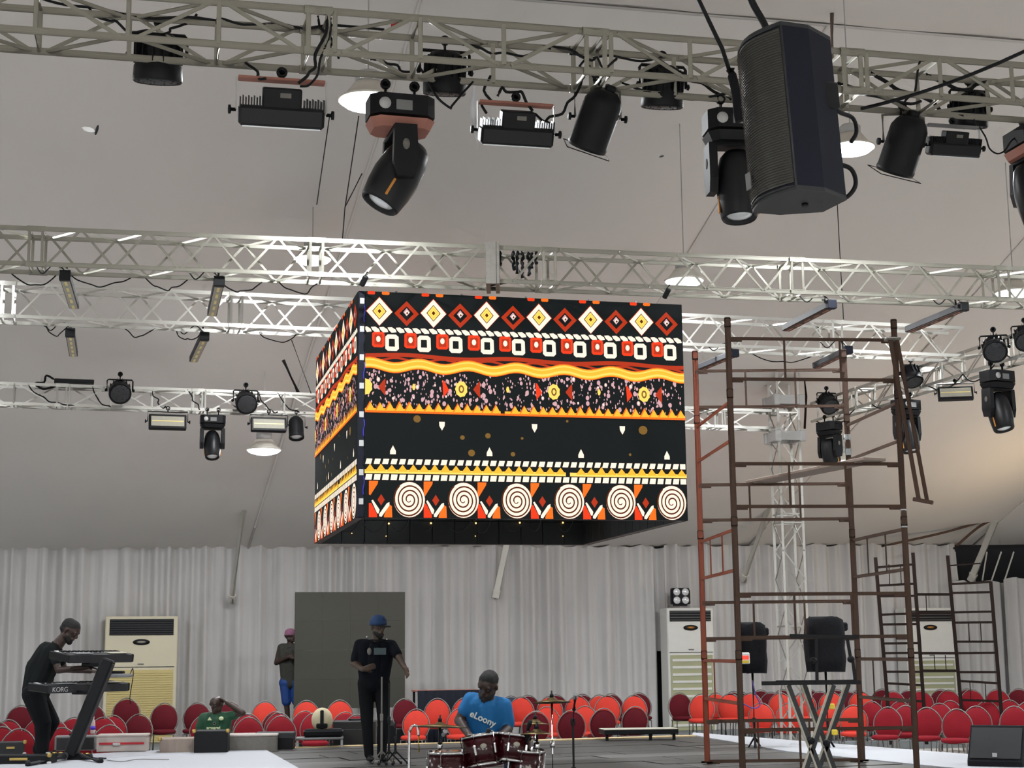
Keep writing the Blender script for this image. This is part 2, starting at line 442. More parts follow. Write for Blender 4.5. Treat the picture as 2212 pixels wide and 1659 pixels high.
conv1 = [V((p.x, p.y)) for p in (D1, D2)] + [V((D2.x, D2.y)).lerp(V((D3.x, D3.y)), .55), V((1.6, 16.62)), V((D4b.x, D4b.y))]
conv2 = [V((D2.x, D2.y)).lerp(V((D3.x, D3.y)), .55), V((D3.x, D3.y)), V((2.0, D3.y)), V((1.6, 16.62))]
random.seed(5)
for cv in (conv1, conv2):
    for r in range(-1, 24):
        sh = random.uniform(0, bl)
        for c in range(-4, 6):
            x0 = c * bl + sh; y0 = -r * bw
            g_ = .012
            pl = cv
            a = org + sd * (x0 + g_) + sn * (y0 - bw + g_); e = org + sd * (x0 + bl - g_) + sn * (y0 - g_)
            for pt, nn in ((a, sd), (a, sn), (e, -sd), (e, -sn)):
                pl = clip(pl, pt, nn)
                if len(pl) < 3: break
            if len(pl) < 3: continue
            area = abs(sum(pl[i].x * pl[(i + 1) % len(pl)].y - pl[(i + 1) % len(pl)].x * pl[i].y for i in range(len(pl)))) / 2
            if area < .05: continue
            dz = random.uniform(-.004, .004)
            MB().prism([(p.x, p.y) for p in pl], ZS - .035, ZS + dz).build('deck_board', random.choice(['deck', 'deck', 'deck_grey']), stage)
def strip(a, b_, wd, z0, z1, m, nm, par):
    a = V(a); b_ = V(b_); d = (b_ - a).normalized(); n = V((-d.y, d.x, 0))
    q = [a, b_, b_ - n * wd, a - n * wd]
    return MB().prism([(p.x, p.y) for p in q], z0, z1).build(nm, m, par)
strip(D1 + V((-.05, 0, 0)), D2, .22, ZS - .03, ZS + .012, 'deck_edge', 'edge_trim', stage)
# white covered runway strips on both sides
R1 = atz(1497, 1584, ZS); R2 = atz(2212, 1641, ZS); R2 = R2 + (R2 - R1).normalized() * 3
Rm = atz(1700, 1625, ZS)
b = MB(); b.prism([(p.x, p.y) for p in (R1, R2, D3, Rm, D2)], 0.0, ZS + .014); o = b.build('runway_deck', 'white_deck'); tag(o, 'white covered runway deck along the right edge of the stage', kind='structure')
Lf = atz(0, 1641, ZS); Lb = atz(566, 1611, ZS); Lf2 = Lf + (Lf - Lb).normalized() * 3
b = MB(); b.prism([(p.x, p.y) for p in (Lf2, V((Lf2.x + 1.5, 13, 0)), V((D4b.x + .15, 13, 0)), D4b, D1, Lb)], 0.0, ZS + .016)
o = b.build('runway_deck', 'white_deck'); tag(o, 'white covered deck in the lower left corner of the stage', kind='structure')
# lower deck in front of the stage for the drums
ZA = .30
b = MB(); b.box((-.55, 14.6, ZA / 2), (4.2, 3.9, ZA), ch=.01); o = b.build('drum_deck', 'deck'); tag(o, 'low dark deck carrying the drum kit', kind='structure')
# ================================================================== TRUSSES
def truss(label, A, B, h, d, style, step, r=.023, rb=.0125, m='alu', name='lighting_truss', joint=2.4, j0=None):
    A = V(A); B = V(B); L = (B - A).length; u = (B - A).normalized()
    n = V((-u.y, u.x, 0)).normalized()
    if n.y < 0: n = -n
    T = thing(name, label, 'truss', A)
    o = [V((0, 0, 0)), n * d, -UZ * h, n * d - UZ * h]
    for q in o: rod(T, 'chord', A + q, B + q, r, m)
    P = lambda s, k: A + u * s + o[k]
    if m == 'alu_dark': m = 'alu'
    faces = ((0, 2), (1, 3), (0, 1), (2, 3))
    k = 0; s = step * .4; flip = 0
    nxt = joint * .45 if j0 is None else j0
    while s + step < L:
        for fi, (p, q) in enumerate(faces):
            if style == 'N':
                if fi < 2: rod(T, 'post', P(s, p), P(s, q), rb * 1.15, m)
                elif k % 2 == 0: rod(T, 'crossbar', P(s, p), P(s, q), rb, m)
                a, c = (p, q) if (k + fi) % 2 == 0 else (q, p)
                rod(T, 'diagonal', P(s + step * .08, a), P(s + step * .92, c), rb, m)
            else:
                a, c = (p, q) if (k + (fi == 1) + (fi == 3)) % 2 == 0 else (q, p)
                rod(T, 'diagonal', P(s + .01, a), P(s + step - .01, c), rb, m)
        s += step; k += 1
        if s > nxt:
            for e in (-.07, .07):
                for fi, (p, q) in enumerate(faces): rod(T, 'joint_post', P(s + e + .08, p), P(s + e + .08, q), rb * 1.2, m)
            for c in range(4): rod(T, 'coupler', P(s - .02, c), P(s + .18, c), r * 1.22, m)
            s += .2; nxt += joint
    return dict(T=T, A=A, B=B, u=u, n=n, h=h, d=d, o=o)
ZT = 6.45; ZTM = 6.56
T1 = truss('nearest silver box truss crossing the top of the hall, carrying the large lamps', atz(-860, -99.1, ZT), atz(3000, 203.8, ZT), .31, .38, 'N', .62, .0275, .0150, 'alu_dark', joint=2.1, j0=4.35)
T2 = truss('silver truss running just above the LED cube with two bar lights on its left', atz(-860, 455.5, ZTM), atz(3000, 613.3, ZTM), .40, .40, 'W', .36, .027, .0135, 'alu', joint=2.9)
T3 = truss('second silver truss behind the top of the LED cube', atz(-860, 571.1, ZTM), atz(2080, 708.0, ZTM), .42, .42, 'W', .38, .025, .0125, 'alu_bright', joint=2.9)
ZT4 = 6.2
T4 = truss('farthest slim silver truss carrying lamps at the back', atz(-860, 796.6, ZT4), atz(1700, 888.0, ZT4), .32, .34, 'N', .65, .024, .0125, 'alu_bright')
T5 = truss('silver truss slanting up to the right from the back tower', atz(1752, 872.0, ZT4), atz(2520, 612.2, ZT4), .32, .34, 'N', .62, .024, .0125, 'alu_bright')
def tp(T, x, k=3, low=True):   # point on chord k of truss T below photo column x
    c = T['A'] + T['o'][k]; n = V((-T['u'].y, T['u'].x, 0)); d = ray(x, 400)
    # intersect vertical plane through column x (approx.) with chord
    lo, hi = -2.0, 60.0
    for _ in range(50):
        m_ = (lo + hi) / 2
        if (proj(c + T['u'] * m_)[0] < x) == (T['u'].x > 0): lo = m_
        else: hi = m_
    return c + T['u'] * lo
# tower at the back corner
tb = tp(T4, 1690, 0); tbx = tb + AX * .05 + AB * .05
TW = thing('truss_tower', 'upright silver truss tower behind the near scaffold', 'tower', (tbx.x, tbx.y, 0))
tw = .40; ztop = at(1690, 722, tbx.y).z
cs = [AX * (a * tw / 2) + AB * (b_ * tw / 2) for a in (-1, 1) for b_ in (-1, 1)]
base = V((tbx.x, tbx.y, 0))
for c in cs: rod(TW, 'chord', base + c, base + c + UZ * ztop, .026, 'alu_bright')
z = .15; k = 0
while z < ztop - .5:
    for a, c in ((0, 1), (2, 3), (0, 2), (1, 3)):
        p, q = (a, c) if k % 2 else (c, a)
        rod(TW, 'diagonal', base + cs[p] + UZ * z, base + cs[q] + UZ * (z + .5), .0125, 'alu_bright')
    if k % 4 == 0:
        for a, c in ((0, 1), (2, 3), (0, 2), (1, 3)):
            rod(TW, 'rung', base + cs[a] + UZ * z, base + cs[c] + UZ * z, .014, 'alu_bright')
            rod(TW, 'rung', base + cs[a] + UZ * (z + .16), base + cs[c] + UZ * (z + .16), .014, 'alu_bright')
    z += .5; k += 1
mxt = M(((AX.x, AB.x, 0, 0), (AX.y, AB.y, 0, 0), (0, 0, 1, 0), (0, 0, 0, 1)))
b = MB(); b.box((.12, 0, ztop + .06), (.95, .34, .12), ch=.02); b.box((-.25, 0, ztop + .0), (.12, .3, .3)); b.build('head_block', 'light_grey', TW, mx=mxt)
for zz in (ZT4 + .18, ZT4 - .48):
    b = MB()
    for a in (-1, 1):
        for c in (-1, 1): b.box((a * .24, c * .24, zz), (.12, .12, .2), ch=.015)
    b.box((0, -.26, zz), (.5, .05, .16)); b.box((-.26, 0, zz), (.05, .5, .16)); b.box((.26, 0, zz), (.05, .5, .16)); b.box((0, .26, zz), (.5, .05, .16))
    b.build('sleeve_block', 'light_grey', TW, mx=mxt)
ho = thing('chain_hoist', 'dark chain hoist hanging beside the head of the back tower', 'hoist', base + AX * .42 + UZ * (ztop - .75))
b = MB(); b.box((0, 0, .35), (.26, .2, .34), ch=.05); b.ball((0, 0, .12), (.1, .09, .12)); b.build('hoist_body', 'black', ho)
b = MB(); b.tube([(0, 0, .5), (0, 0, .75)], .02); b.build('hook', 'grey', ho)
b = MB(); b.tube([(0, 0, .1), (.03, 0, -.4), (-.02, .02, -1.0)], .022, 6); b.build('chain_loop', 'rust_dark', ho)
# ================================================================== PENDANT LAMPS
def ceil_z(p):
    v = (V((p[0], p[1], 0)) - WP).dot(AB); vr = (V((RB.x, RB.y, 0)) - WP).dot(AB)
    return EZ + (RB.z - EZ) * v / vr if v > vr else RB.z + (6.2 - RB.z) * (vr - v) / 23.0
def pendant(p, R, label, hot=False, up=1.0, light=True, pw=1.0):
    t = thing('pendant_lamp', label, 'lamp', p, 'white high bay pendant lamps under the tent lining')
    MB().lathe([(R * 1.0, 0.0), (R * .97, -.05 * R), (R * .82, -.17 * R), (R * .5, -.27 * R), (.001, -.31 * R)], 24).build('lens_dome', 'lamp_dome_hot' if hot else 'lamp_dome', t)
    b = MB(); b.lathe([(R * 1.04, -.02 * R), (R * 1.05, .05 * R), (R * .85, .16 * R), (R * .62, .45 * R), (R * .5, .62 * R), (.001, .64 * R)], 24); b.build('reflector', 'lamp_body', t)
    b = MB(); b.lathe([(R * .42, .62 * R), (R * .46, .72 * R), (R * .46, .98 * R), (R * .38, 1.05 * R), (.001, 1.06 * R)], 16); b.build('driver_housing', 'light_grey', t)
    rod(t, 'suspension', V(p) + UZ * 1.0 * R, V((p[0], p[1], max(ceil_z(p) - .12, p[2] + 1.3 * R))), .007, 'light_grey')
    if light:
        ld = bpy.data.lights.new('pendant_light', 'AREA'); ld.shape = 'DISK'; ld.size = R * 1.7; ld.energy = LAMP_W * pw; ld.color = (.94, .97, 1.0)
        lo = bpy.data.objects.new('pendant_light', ld); COL.objects.link(lo); lo.parent = t; lo.location = (0, 0, -.36 * R)
    return t
pendant(at(795, 218, 15.5), .295, 'brightly glaring pendant lamp left of the first moving head under the nearest truss', True, 1.5, True, 1.15)
pendant(at(1838, 320, 18.0), .27, 'brightly glaring pendant lamp half hidden behind the hanging loudspeaker', True, 1.2, True, 1.15)
pendant(at(675, 560, 23.0), .28, 'pendant lamp on the second truss line left above the LED cube', False, .9)
pendant(at(1478, 607, 22.0), .275, 'pendant lamp right above the upper right corner of the LED cube', False, .9)
pendant(at(2190, 632, 23.5), .28, 'pendant lamp cut by the right picture edge', False, 1.0)
pendant(at(570, 972, 27.0), .295, 'lowest pendant lamp at left, hanging below the far white strobe lamps', False, .45, True, .7)
pendant(at(1822, 997, 29.0), .25, 'lowest pendant lamp seen through the near scaffold', False, .5, True, .7)
for i, (x, y, z) in enumerate(((-7.0, 17, 7.4), (-10.5, 25, 5.9), (9.5, 18, 7.6), (11.5, 27, 6.0), (-6, 0.5, 6.0), (0.5, -1.0, 6.0), (7, 0.5, 6.0), (0.9, 26.5, 6.2), (-10.0, 9.0, 7.0), (11.6, 10.0, 7.2), (-14, 20, 6.4), (15, 21, 6.6), (-5, -6, 5.6), (2, -7, 5.6), (9, -6, 5.6))):  # unseen pendants added for general fill, carrying on the visible rows
    pendant(V((x, y, z)), .28, 'added unseen pendant lamp, %s' % ['left over the keyboards', 'far left near the back drapes', 'right over the runway', 'far right near the back drapes', 'left above the photographer', 'straight above the photographer', 'right above the photographer', 'hidden behind the LED cube', 'left of the nearest truss', 'right of the nearest truss', 'outer left side', 'outer right side', 'far behind the photographer at left', 'far behind the photographer', 'far behind the photographer at right'][i], False, .8, True, 2.0 if y < 2 else .55 if y > 24 else .9)
# warm flood lamp low at the right side of the tent, out of the picture
fp = V((12.5, 31.5, 2.6))
t = thing('flood_lamp', 'warm flood lamp on a pole at the right tent side, outside the picture', 'lamp', V((12.5, 31.5, PZ)))
rod(t, 'pole', V((12.5, 31.5, PZ)), fp, .03, 'grey')
b = MB(); b.box((0, 0, 2.6 - PZ), (.4, .2, .3), ch=.03); b.build('housing', 'black', t)
ld = bpy.data.lights.new('flood_light', 'AREA'); ld.size = .5; ld.energy = 120; ld.color = (1, .72, .42)
lo = bpy.data.objects.new('flood_light', ld); COL.objects.link(lo); lo.parent = t; lo.location = (-.1, -.12, 2.62 - PZ)
lo.rotation_euler = (V((-4.0, -.5, 3.2))).to_track_quat('-Z', 'Y').to_euler()
# ================================================================== LED CUBE
CYA = radians(13.5); cu = V((cos(CYA), sin(CYA), 0)); cn = V((-sin(CYA), cos(CYA), 0))
c0 = at(771, 1118, 18.0)
def bis(f, lo, hi):
    for _ in range(50):
        m_ = (lo + hi) / 2
        if f(m_): lo = m_
        else: hi = m_
    return lo
CW = bis(lambda s: proj(c0 + cu * s)[0] < 1486, 1, 6)
CS = bis(lambda s: proj(c0 + cn * s)[0] > 679, 1, 6)
CHh = bis(lambda s: proj(c0 + cu * .1 + UZ * s)[1] > 629, 1, 4)
print('CUBE top z', c0.z + CHh, 'T2 low', ZT - .4, 'T3 low', ZT - .42, c0, CW, CS, CHh, proj(c0 + cu * CW), proj(c0 + cu * CW + UZ * CHh), proj(c0 + cu * CW + cn * CS), proj(c0 + cn * CS))
CM = M(((cu.x, cn.x, 0, c0.x), (cu.y, cn.y, 0, c0.y), (0, 0, 1, c0.z), (0, 0, 0, 1)))
PXN = ['px_bg', 'px_white', 'px_yellow', 'px_amber', 'px_orange', 'px_red', 'px_brick', 'px_brown', 'px_pink', 'px_tan']
BG, WH, YE, AM, ORG, RE, BR, BN, PK, TN = range(10)
def led_picture(Wd, Hd, seed):
    rnd = random.Random(seed); b = MB(); SX, SY = Wd / 690.0, Hd / 487.0
    def pg(pts, m, k): b.add([(x * SX, -.0012 * k, Hd - y * SY) for x, y in pts], [tuple(range(len(pts)))], m)
    def ell(cx, cy, rx, ry, m, k, n=14): pg([(cx + rx * cos(2 * pi * i / n), cy + ry * sin(2 * pi * i / n)) for i in range(n)], m, k)
    def rect(x0, y0, x1, y1, m, k, sl=0): pg([(x0 + sl, y0), (x1 + sl, y0), (x1, y1), (x0, y1)], m, k)
    def rr(cx, cy, hw, hh, c, m, k, sk=0): pg([(cx - hw + c, cy - hh), (cx + hw - c, cy - hh), (cx + hw + sk * .5, cy - hh + c), (cx + hw + sk, cy + hh - c), (cx + hw - c + sk, cy + hh), (cx - hw + c, cy + hh), (cx - hw, cy + hh - c), (cx - hw, cy - hh + c)], m, k)
    def dia(cx, cy, hw, hh, m, k): pg([(cx, cy - hh), (cx + hw, cy), (cx, cy + hh), (cx - hw, cy)], m, k)
    rect(0, 0, 690, 487, BG, 1)
    for i in range(6):                                  # diamonds
        x = 29 + 113.6 * i; y = 43
        for s, m in ((-17, RE), (13, ORG)): rr(x + s, 3, 8, 3.6, 2, m, 2)
        dia(x, y, 28.5, 32.5, BR, 2); dia(x, y + .5, 27, 31, WH, 3); dia(x, y, 15, 18.5, BN, 4); dia(x, y, 13, 16.5, YE, 5); dia(x, y, 9, 11.5, AM, 6); dia(x, y, 7.6, 10, YE, 7); dia(x, y, 4, 5, BN, 8)
        x += 57; y = 46
        dia(x, y, 26, 27.5, BR, 2); dia(x, y, 15, 16, BG, 3); dia(x, y - 3, 7, 9, PK, 4); dia(x + .5, y - 2, 4.6, 5.5, WH, 5); dia(x + 1, y - 1, 2.4, 3, BN, 6)
    for i in range(40):                                 # rope
        x = i * 17.3 - 6
        if x < 676: pg([(max(0, x), 78), (max(0, x + 9), 77), (max(0, x + 17), 82), (max(0, x + 19), 88), (max(0, x + 9), 89.5), (max(0, x + 3), 84)], WH, 2)
    for i in range(10):                                 # little squares
        x = 27 + 67.2 * i; y = 105
        rr(x, y, 13, 17, 4, RE, 2); rr(x, y, 8, 11, 1, BR, 3); ell(x, y - 1, 4.6, 6.6, WH, 4)
        x += 29; y = 111
        rr(x - 1, y, 13.5, 18, 5, WH, 2, 1.5); rr(x - 1, y, 6, 8.5, .6, BG, 3, .6)
    def band(yc, th, amp, per, ph, m, k, sharp=0):
        N = 70
        for i in range(N):
            q = []
            for j in (i, i + 1):
                x = 690 * j / N; w_ = sin(2 * pi * x / per + ph); w2 = (abs(sin(pi * x / per + ph / 2)) * 2 - 1) if sharp else w_
                q.append((x, yc + amp * w2 + 4 * x / 690))
            pg([(q[0][0], q[0][1] - th / 2), (q[1][0], q[1][1] - th / 2), (q[1][0], q[1][1] + th / 2), (q[0][0], q[0][1] + th / 2)], m, k)
    band(139, 9, 2.5, 230, 2.4, BR, 2); band(148, 5, 4.5, 98, .6, BR, 3)
    band(160, 24, 5, 104, 4.2, ORG, 4); band(160, 20, 5, 104, 4.2, AM, 5); band(160, 15, 5, 104, 4.2, YE, 6); band(159, 8, 5, 104, 4.2, AM, 7)
    for i in range(520):                                # pink drops
        x, y = rnd.uniform(4, 686), rnd.uniform(172, 250); s = rnd.choice([1.2, 1.2, 1.5, 2.0, 2.6]); ell(x, y, s * .75, s * 1.7, PK, 2, 6)
    for i in range(115):
        x, y = rnd.uniform(8, 682), rnd.uniform(178, 244); s = rnd.choice([2.6, 3.0, 3.6, 4.4]); ell(x, y, s * .9, s * 1.25, PK, 3, 10)
        ell(x, y - .5, s * .55, s * .8, WH if rnd.random() < .15 else PK, 4, 8)
    for i in range(4):
        x = 2 + 199 * i; y = 208
        if i: pg([(x - 40, y - 19), (x - 36, y - 17), (x - 26, y + 3), (x - 38, y + 19)], RE, 5)
        if i < 3 or True: pg([(x + 40, y - 19), (x + 40, y + 19), (x + 36, y + 14), (x + 25, y), (x + 36, y - 15)], BR, 5)
        cxx = max(x, 0)
        n = 18; pg([(max(0, x + (13.5 if k_ % 2 else 12) * cos(2 * pi * k_ / n)), y + (18 if k_ % 2 else 16.5) * sin(2 * pi * k_ / n)) for k_ in range(n)], YE, 6)
        if i: ell(x, y, 6, 9, TN, 7); ell(x, y, 3, 5, YE, 8)
        ell(x + 99, y - 2, 3.6, 7.5, YE, 5, 6) if x + 99 < 690 else None
    def zig(yb, hgt, n, ma, mb, k, gap):
        wd = 690 / n
        rect(0, yb - 8, 690, yb, mb, k)
        for i in range(n):
            x = i * wd
            if i == gap: rect(x, yb - 9, x + 9, yb + 1, BG, k + 4); continue
            pg([(x, yb - 4), (x + wd * .5, yb - hgt * rnd.uniform(.85, 1.05)), (x + wd, yb - 4)], ma, k + 1)
            pg([(x + 3, yb - 4), (x + wd * .55, yb - hgt + 4), (x + wd, yb - 4)], mb if ma == ORG else ma, k + 2)
    zig(262, 24, 34, ORG, AM, 5, 14); rect(0, 259, 690, 263.5, ORG, 9)
    for x, y, r in ((108, 275, 8), (203, 313, 5), (257, 308, 6), (222, 346, 7.5), (310, 347, 5), (595, 288, 10), (565, 343, 3), (428, 272, 3), (330, 312, 3)): ell(x, y, r, r, TN, 2, 10)
    for x in (160, 357, 549): pg([(x - 6, 280), (x + 6, 280), (x + 5.5, 289), (x, 299), (x - 5.5, 289)], WH, 3)
    for x in (58, 260, 457, 647): pg([(x, 333), (x + 6, 345), (x + 6, 352), (x - 6, 352), (x - 6, 345)], WH, 3)
    for i in range(40):
        x = i * 17.3 + 1
        rect(x, 362, min(690, x + 12), 373.5, WH, 2, 3 if x < 670 else 0); rect(x, 395, min(690, x + 13), 407, WH, 2, 2 if x < 670 else 0)
    zig(393, 21, 31, AM, YE, 3, 19)
    for i in range(6):
        x = 92 + 112.6 * i; y = 448
        ell(x, y, 33, 38.5, BN, 2, 32); ell(x, y, 32, 37.5, WH, 3, 32)
        N = 110; pr = None
        for j in range(N + 1):
            tt = j / N; a = 2 * pi * 3.55 * tt + .6; rr_ = (.10 + .90 * tt)
            c_ = (x + 32 * rr_ * cos(a), y + 37.5 * rr_ * sin(a)); hw = .043 * (1 if tt > .1 else .6)
            e_ = ((x + 32 * (rr_ - hw) * cos(a), y + 37.5 * (rr_ - hw) * sin(a)), (x + 32 * (rr_ + hw) * cos(a), y + 37.5 * (rr_ + hw) * sin(a)))
            if pr: pg([pr[0], pr[1], e_[1], e_[0]], BN, 4)
            pr = e_
        q = x - 90
        pg([(q + 7, 409), (q + 26, 409), (q + 25, 415), (q + 10, 440), (q + 7, 438)], ORG, 2)
        dia(q + 32, 449, 7.5, 12, BR, 3)
        pg([(q + 7, 456), (q + 12, 456), (q + 24, 480), (q + 24, 486), (q + 7, 486)], RE, 2)
        pg([(q + 38, 486), (q + 38, 482), (q + 48, 458), (q + 54, 462), (q + 55, 486)], ORG, 2)
        pg([(q + 12, 451), (q + 15, 449), (q + 29, 470), (q + 27, 478), (q + 24, 478)], WH, 4)
        pg([(q + 44, 456), (q + 49, 454), (q + 49, 461), (q + 33, 485), (q + 28, 484), (q + 28, 479)], WH, 5)
    return b
CUBE = thing('led_screen_cube', 'large hanging cube of LED screens with a red, orange and white tribal pattern', 'LED screen', mx=CM)
px_front = led_picture(CW - .085, CHh, 3).mesh('screen_picture', PXN)
px_side = led_picture(CS - .03, CHh, 4).mesh('screen_picture', PXN)
def mcols(X, Y, o): return M(((X[0], Y[0], 0, o[0]), (X[1], Y[1], 0, o[1]), (0, 0, 1, o[2]), (0, 0, 0, 1)))
cab = {}
def screen_wall(name, me, mx, Wd, x0, label):
    o = obj(name, me, CUBE, mx); o['label'] = label
    nc = round(Wd / .32); key = round(Wd, 3)
    if key not in cab: cab[key] = MB().box((0, 0, 0), (Wd / nc - .004, .085, CHh / 8 - .004), 0, .006).mesh('led_cabinet', 'panel_dark')
    for c in range(nc):
        for r in range(8):
            obj('led_cabinet', cab[key], o, M.Translation(((c + .5) * Wd / nc, .047, (r + .5) * CHh / 8)))
    return o
screen_wall('screen_front', px_front, mcols((1, 0), (0, 1), (.085, 0, 0)), CW - .085, 0, 'broad lit screen face with diamonds, wavy bands and spirals')
screen_wall('screen_left', px_side, mcols((0, -1), (1, 0), (0, CS, 0)), CS - .03, 0, 'narrow lit screen face seen at a slant')
screen_wall('screen_right', px_side, mcols((0, 1), (-1, 0), (CW, .03, 0)), CS - .03, 0, 'lit screen face turned to the right')
screen_wall('screen_back', px_front, mcols((-1, 0), (0, -1), (CW - .04, CS, 0)), CW - .085, 0, 'lit screen face turned to the back')
b = MB(); b.box((.042, .04, CHh / 2), (.082, .09, CHh), ch=.008); b.build('corner_post', 'navy', CUBE)
for k in range(8):
    zz = CHh * (1 - (.045 + k * .1265)); b = MB(); b.box((.045, -.008, zz), (.052, .008, .07), ch=.002); s_ = b.build('cable_tag', 'light_grey', CUBE)
    b = MB(); b.tube(spline([(.07, -.012, zz - .04), (.078, -.02, zz - .12), (.066, -.014, zz - .2), (.07, -.012, zz - .26)], 4), .006, 5); b.build('link_cable', 'label_blue' if k % 2 == 0 else 'black', CUBE)
bp_ = c0 + cn * (CS - .12)
Ci = CM.inverted()
for x, y in ((840, 1131), (931, 1130), (1028, 1130), (1123, 1129), (1216, 1129), (834, 1158), (1027, 1158), (1216, 1158), (760, 1152), (700, 1156)):
    q = Ci @ onpl(x, y, bp_, cn); b = MB(); b.ball(tuple(q), .013 if y < 1150 else .007, n=8, m=6); b.build('status_light', 'led_dot', CUBE)
for k in range(9):
    a = Ci @ onpl(720 + 60 * k, 1121, bp_ - cn * .3, cn); c_ = Ci @ onpl(770 + 60 * k + random.uniform(-20, 20), 1120, bp_ - cn * .6, cn)
    b = MB(); b.tube(spline(sag(a, c_, .13 + .08 * random.random(), 4), 3), .007, 5); b.build('loop_cable', 'dark_grey', CUBE)
b = MB(); b.box((CW / 2, .3, CHh + .03), (CW - .1, .06, .06)); b.build('hanging_bar', 'grey', CUBE)
b = MB(); b.box((CW / 2, CS - .3, CHh + .03), (CW - .1, .06, .06)); b.build('hanging_bar', 'grey', CUBE)
for x in (.4, 1.2, 2.0, 2.8, 3.4):
    b = MB(); b.tube([(x, .1, CHh - .02), (x + .1, .3, CHh + .08)], .012, 6); b.build('hanger', 'grey', CUBE)
# beam block and chain bundle above the cube
q = tp(T2, 1064, 0)
t = thing('truss_sleeve', 'dull grey steel sleeve block clamped on the truss above the LED cube', 'sleeve block', q - UZ * .2)
for dx in (-.055, .055):
    b = MB(); b.box((dx, .2, .0), (.05, .52, .50), ch=.006); b.build('side_plate', 'dust', t)
b = MB(); b.box((0, -.05, .0), (.08, .04, .5)); b.build('web_plate', 'dust', t)
t = thing('hoist_chain', 'dark chain bundle hanging inside the truss above the LED cube', 'chain', tp(T2, 1125, 0) + T2['n'] * .2 - UZ * .1)
random.seed(8)
for k, x in enumerate((-.24, -.20, -.05, .0, .06, .13, .17, .22)):
    ln = random.uniform(.16, .40); b = MB(); n = int(ln / .03)
    b.tube([(x + random.uniform(-.012, .012), random.uniform(-.02, .02), .12 - j * .03) for j in range(n)], [.014 + .010 * (j % 2) for j in range(n)], 6); b.build('chain_strand', 'black', t)
# ================================================================== STAGE LAMPS
FACE = lambda a: radians(a)
def clamp_part(t, x, m='black', z1=-.12):
    b = MB(); b.tube([(x, 0, .0), (x, 0, z1)], .014, 6); b.lathe([(.022, -.02), (.036, -.01), (.036, .01), (.022, .02), (.022, -.02)], 12, mx=TR((x, 0, .0), 0, pi / 2)); return b.build('clamp', m, t)
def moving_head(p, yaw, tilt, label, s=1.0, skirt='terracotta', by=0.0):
    t = thing('moving_head_lamp', label, 'stage lamp', mx=TR(p, yaw, s=s), group='moving head lamps')
    bm = M.Rotation(by, 4, 'Z')
    for x in (-.10, .10): clamp_part(t, x).matrix_local = bm
    oc = [(-.16, -.15), (.16, -.15), (.22, -.09), (.22, .09), (.16, .15), (-.16, .15), (-.22, .09), (-.22, -.09)]
    b = MB(); b.prism(oc, -.25, -.11); ba = b.build('base', 'black', t, mx=bm)
    b = MB(); b.prism(oc, -.27, -.335, 0, None, .86); b.build('base_skirt', skirt, t, mx=bm)  # terracotta default paints the red LED glow reflected under the base
    b = MB(); b.box((0, -.153, -.19), (.11, .008, .07), ch=.002); b.build('display', 'grey', ba)
    b = MB(); b.lathe([(.04, 0), (.04, .006), (.001, .007)], 16, mx=TR((-.13, -.15, -.185), 0, pi / 2)); b.build('dial', 'light_grey', ba)
    b = MB(); b.box((.223, 0, -.2), (.02, .09, .07), ch=.01); b.build('side_handle', 'light_grey', ba)
    for sx in (-1, 1):
        b = MB(); b.prism([(-.075, -.34), (.075, -.34), (.085, -.60), (.06, -.70), (-.06, -.70), (-.085, -.60)], -.03, .03, mx=M(((0, 0, 1, sx * .185), (1, 0, 0, 0), (0, 1, 0, 0), (0, 0, 0, 1))))
        a = b.build('yoke_arm', 'black', t)
        b = MB(); b.lathe([(.038, 0), (.038, .004), (.001, .005)], 16, sy=.62, mx=M(((0, 0, sx, sx * .215), (0, 1, 0, 0), (1, 0, 0, -.48), (0, 0, 0, 1)))); b.build('badge', 'dust', a)
    b = MB(); b.box((0, 0, -.345), (.36, .15, .035), ch=.008); b.build('yoke_bridge', 'black', t)
    hm = TR((0, 0, -.60), 0, tilt)
    b = MB(); b.lathe([(.001, .22), (.09, .21), (.125, .17), (.15, .08), (.162, -.05), (.155, -.16), (.138, -.27), (.128, -.285), (.115, -.275), (.11, -.24), (.001, -.24)], 20, sx=.92, mx=hm)
    h = b.build('head', 'black_gloss', t)
    b = MB(); b.lathe([(.104, -.238), (.085, -.262), (.05, -.275), (.001, -.28)], 18, mx=hm); b.build('front_lens', 'lens', h)
    for sx in (-1, 1):
        b = MB(); b.box((sx * .141, .0, -.18), (.012, .018, .13), ch=.003, mx=hm); b.build('accent_stripe', 'orange', h)
    return t
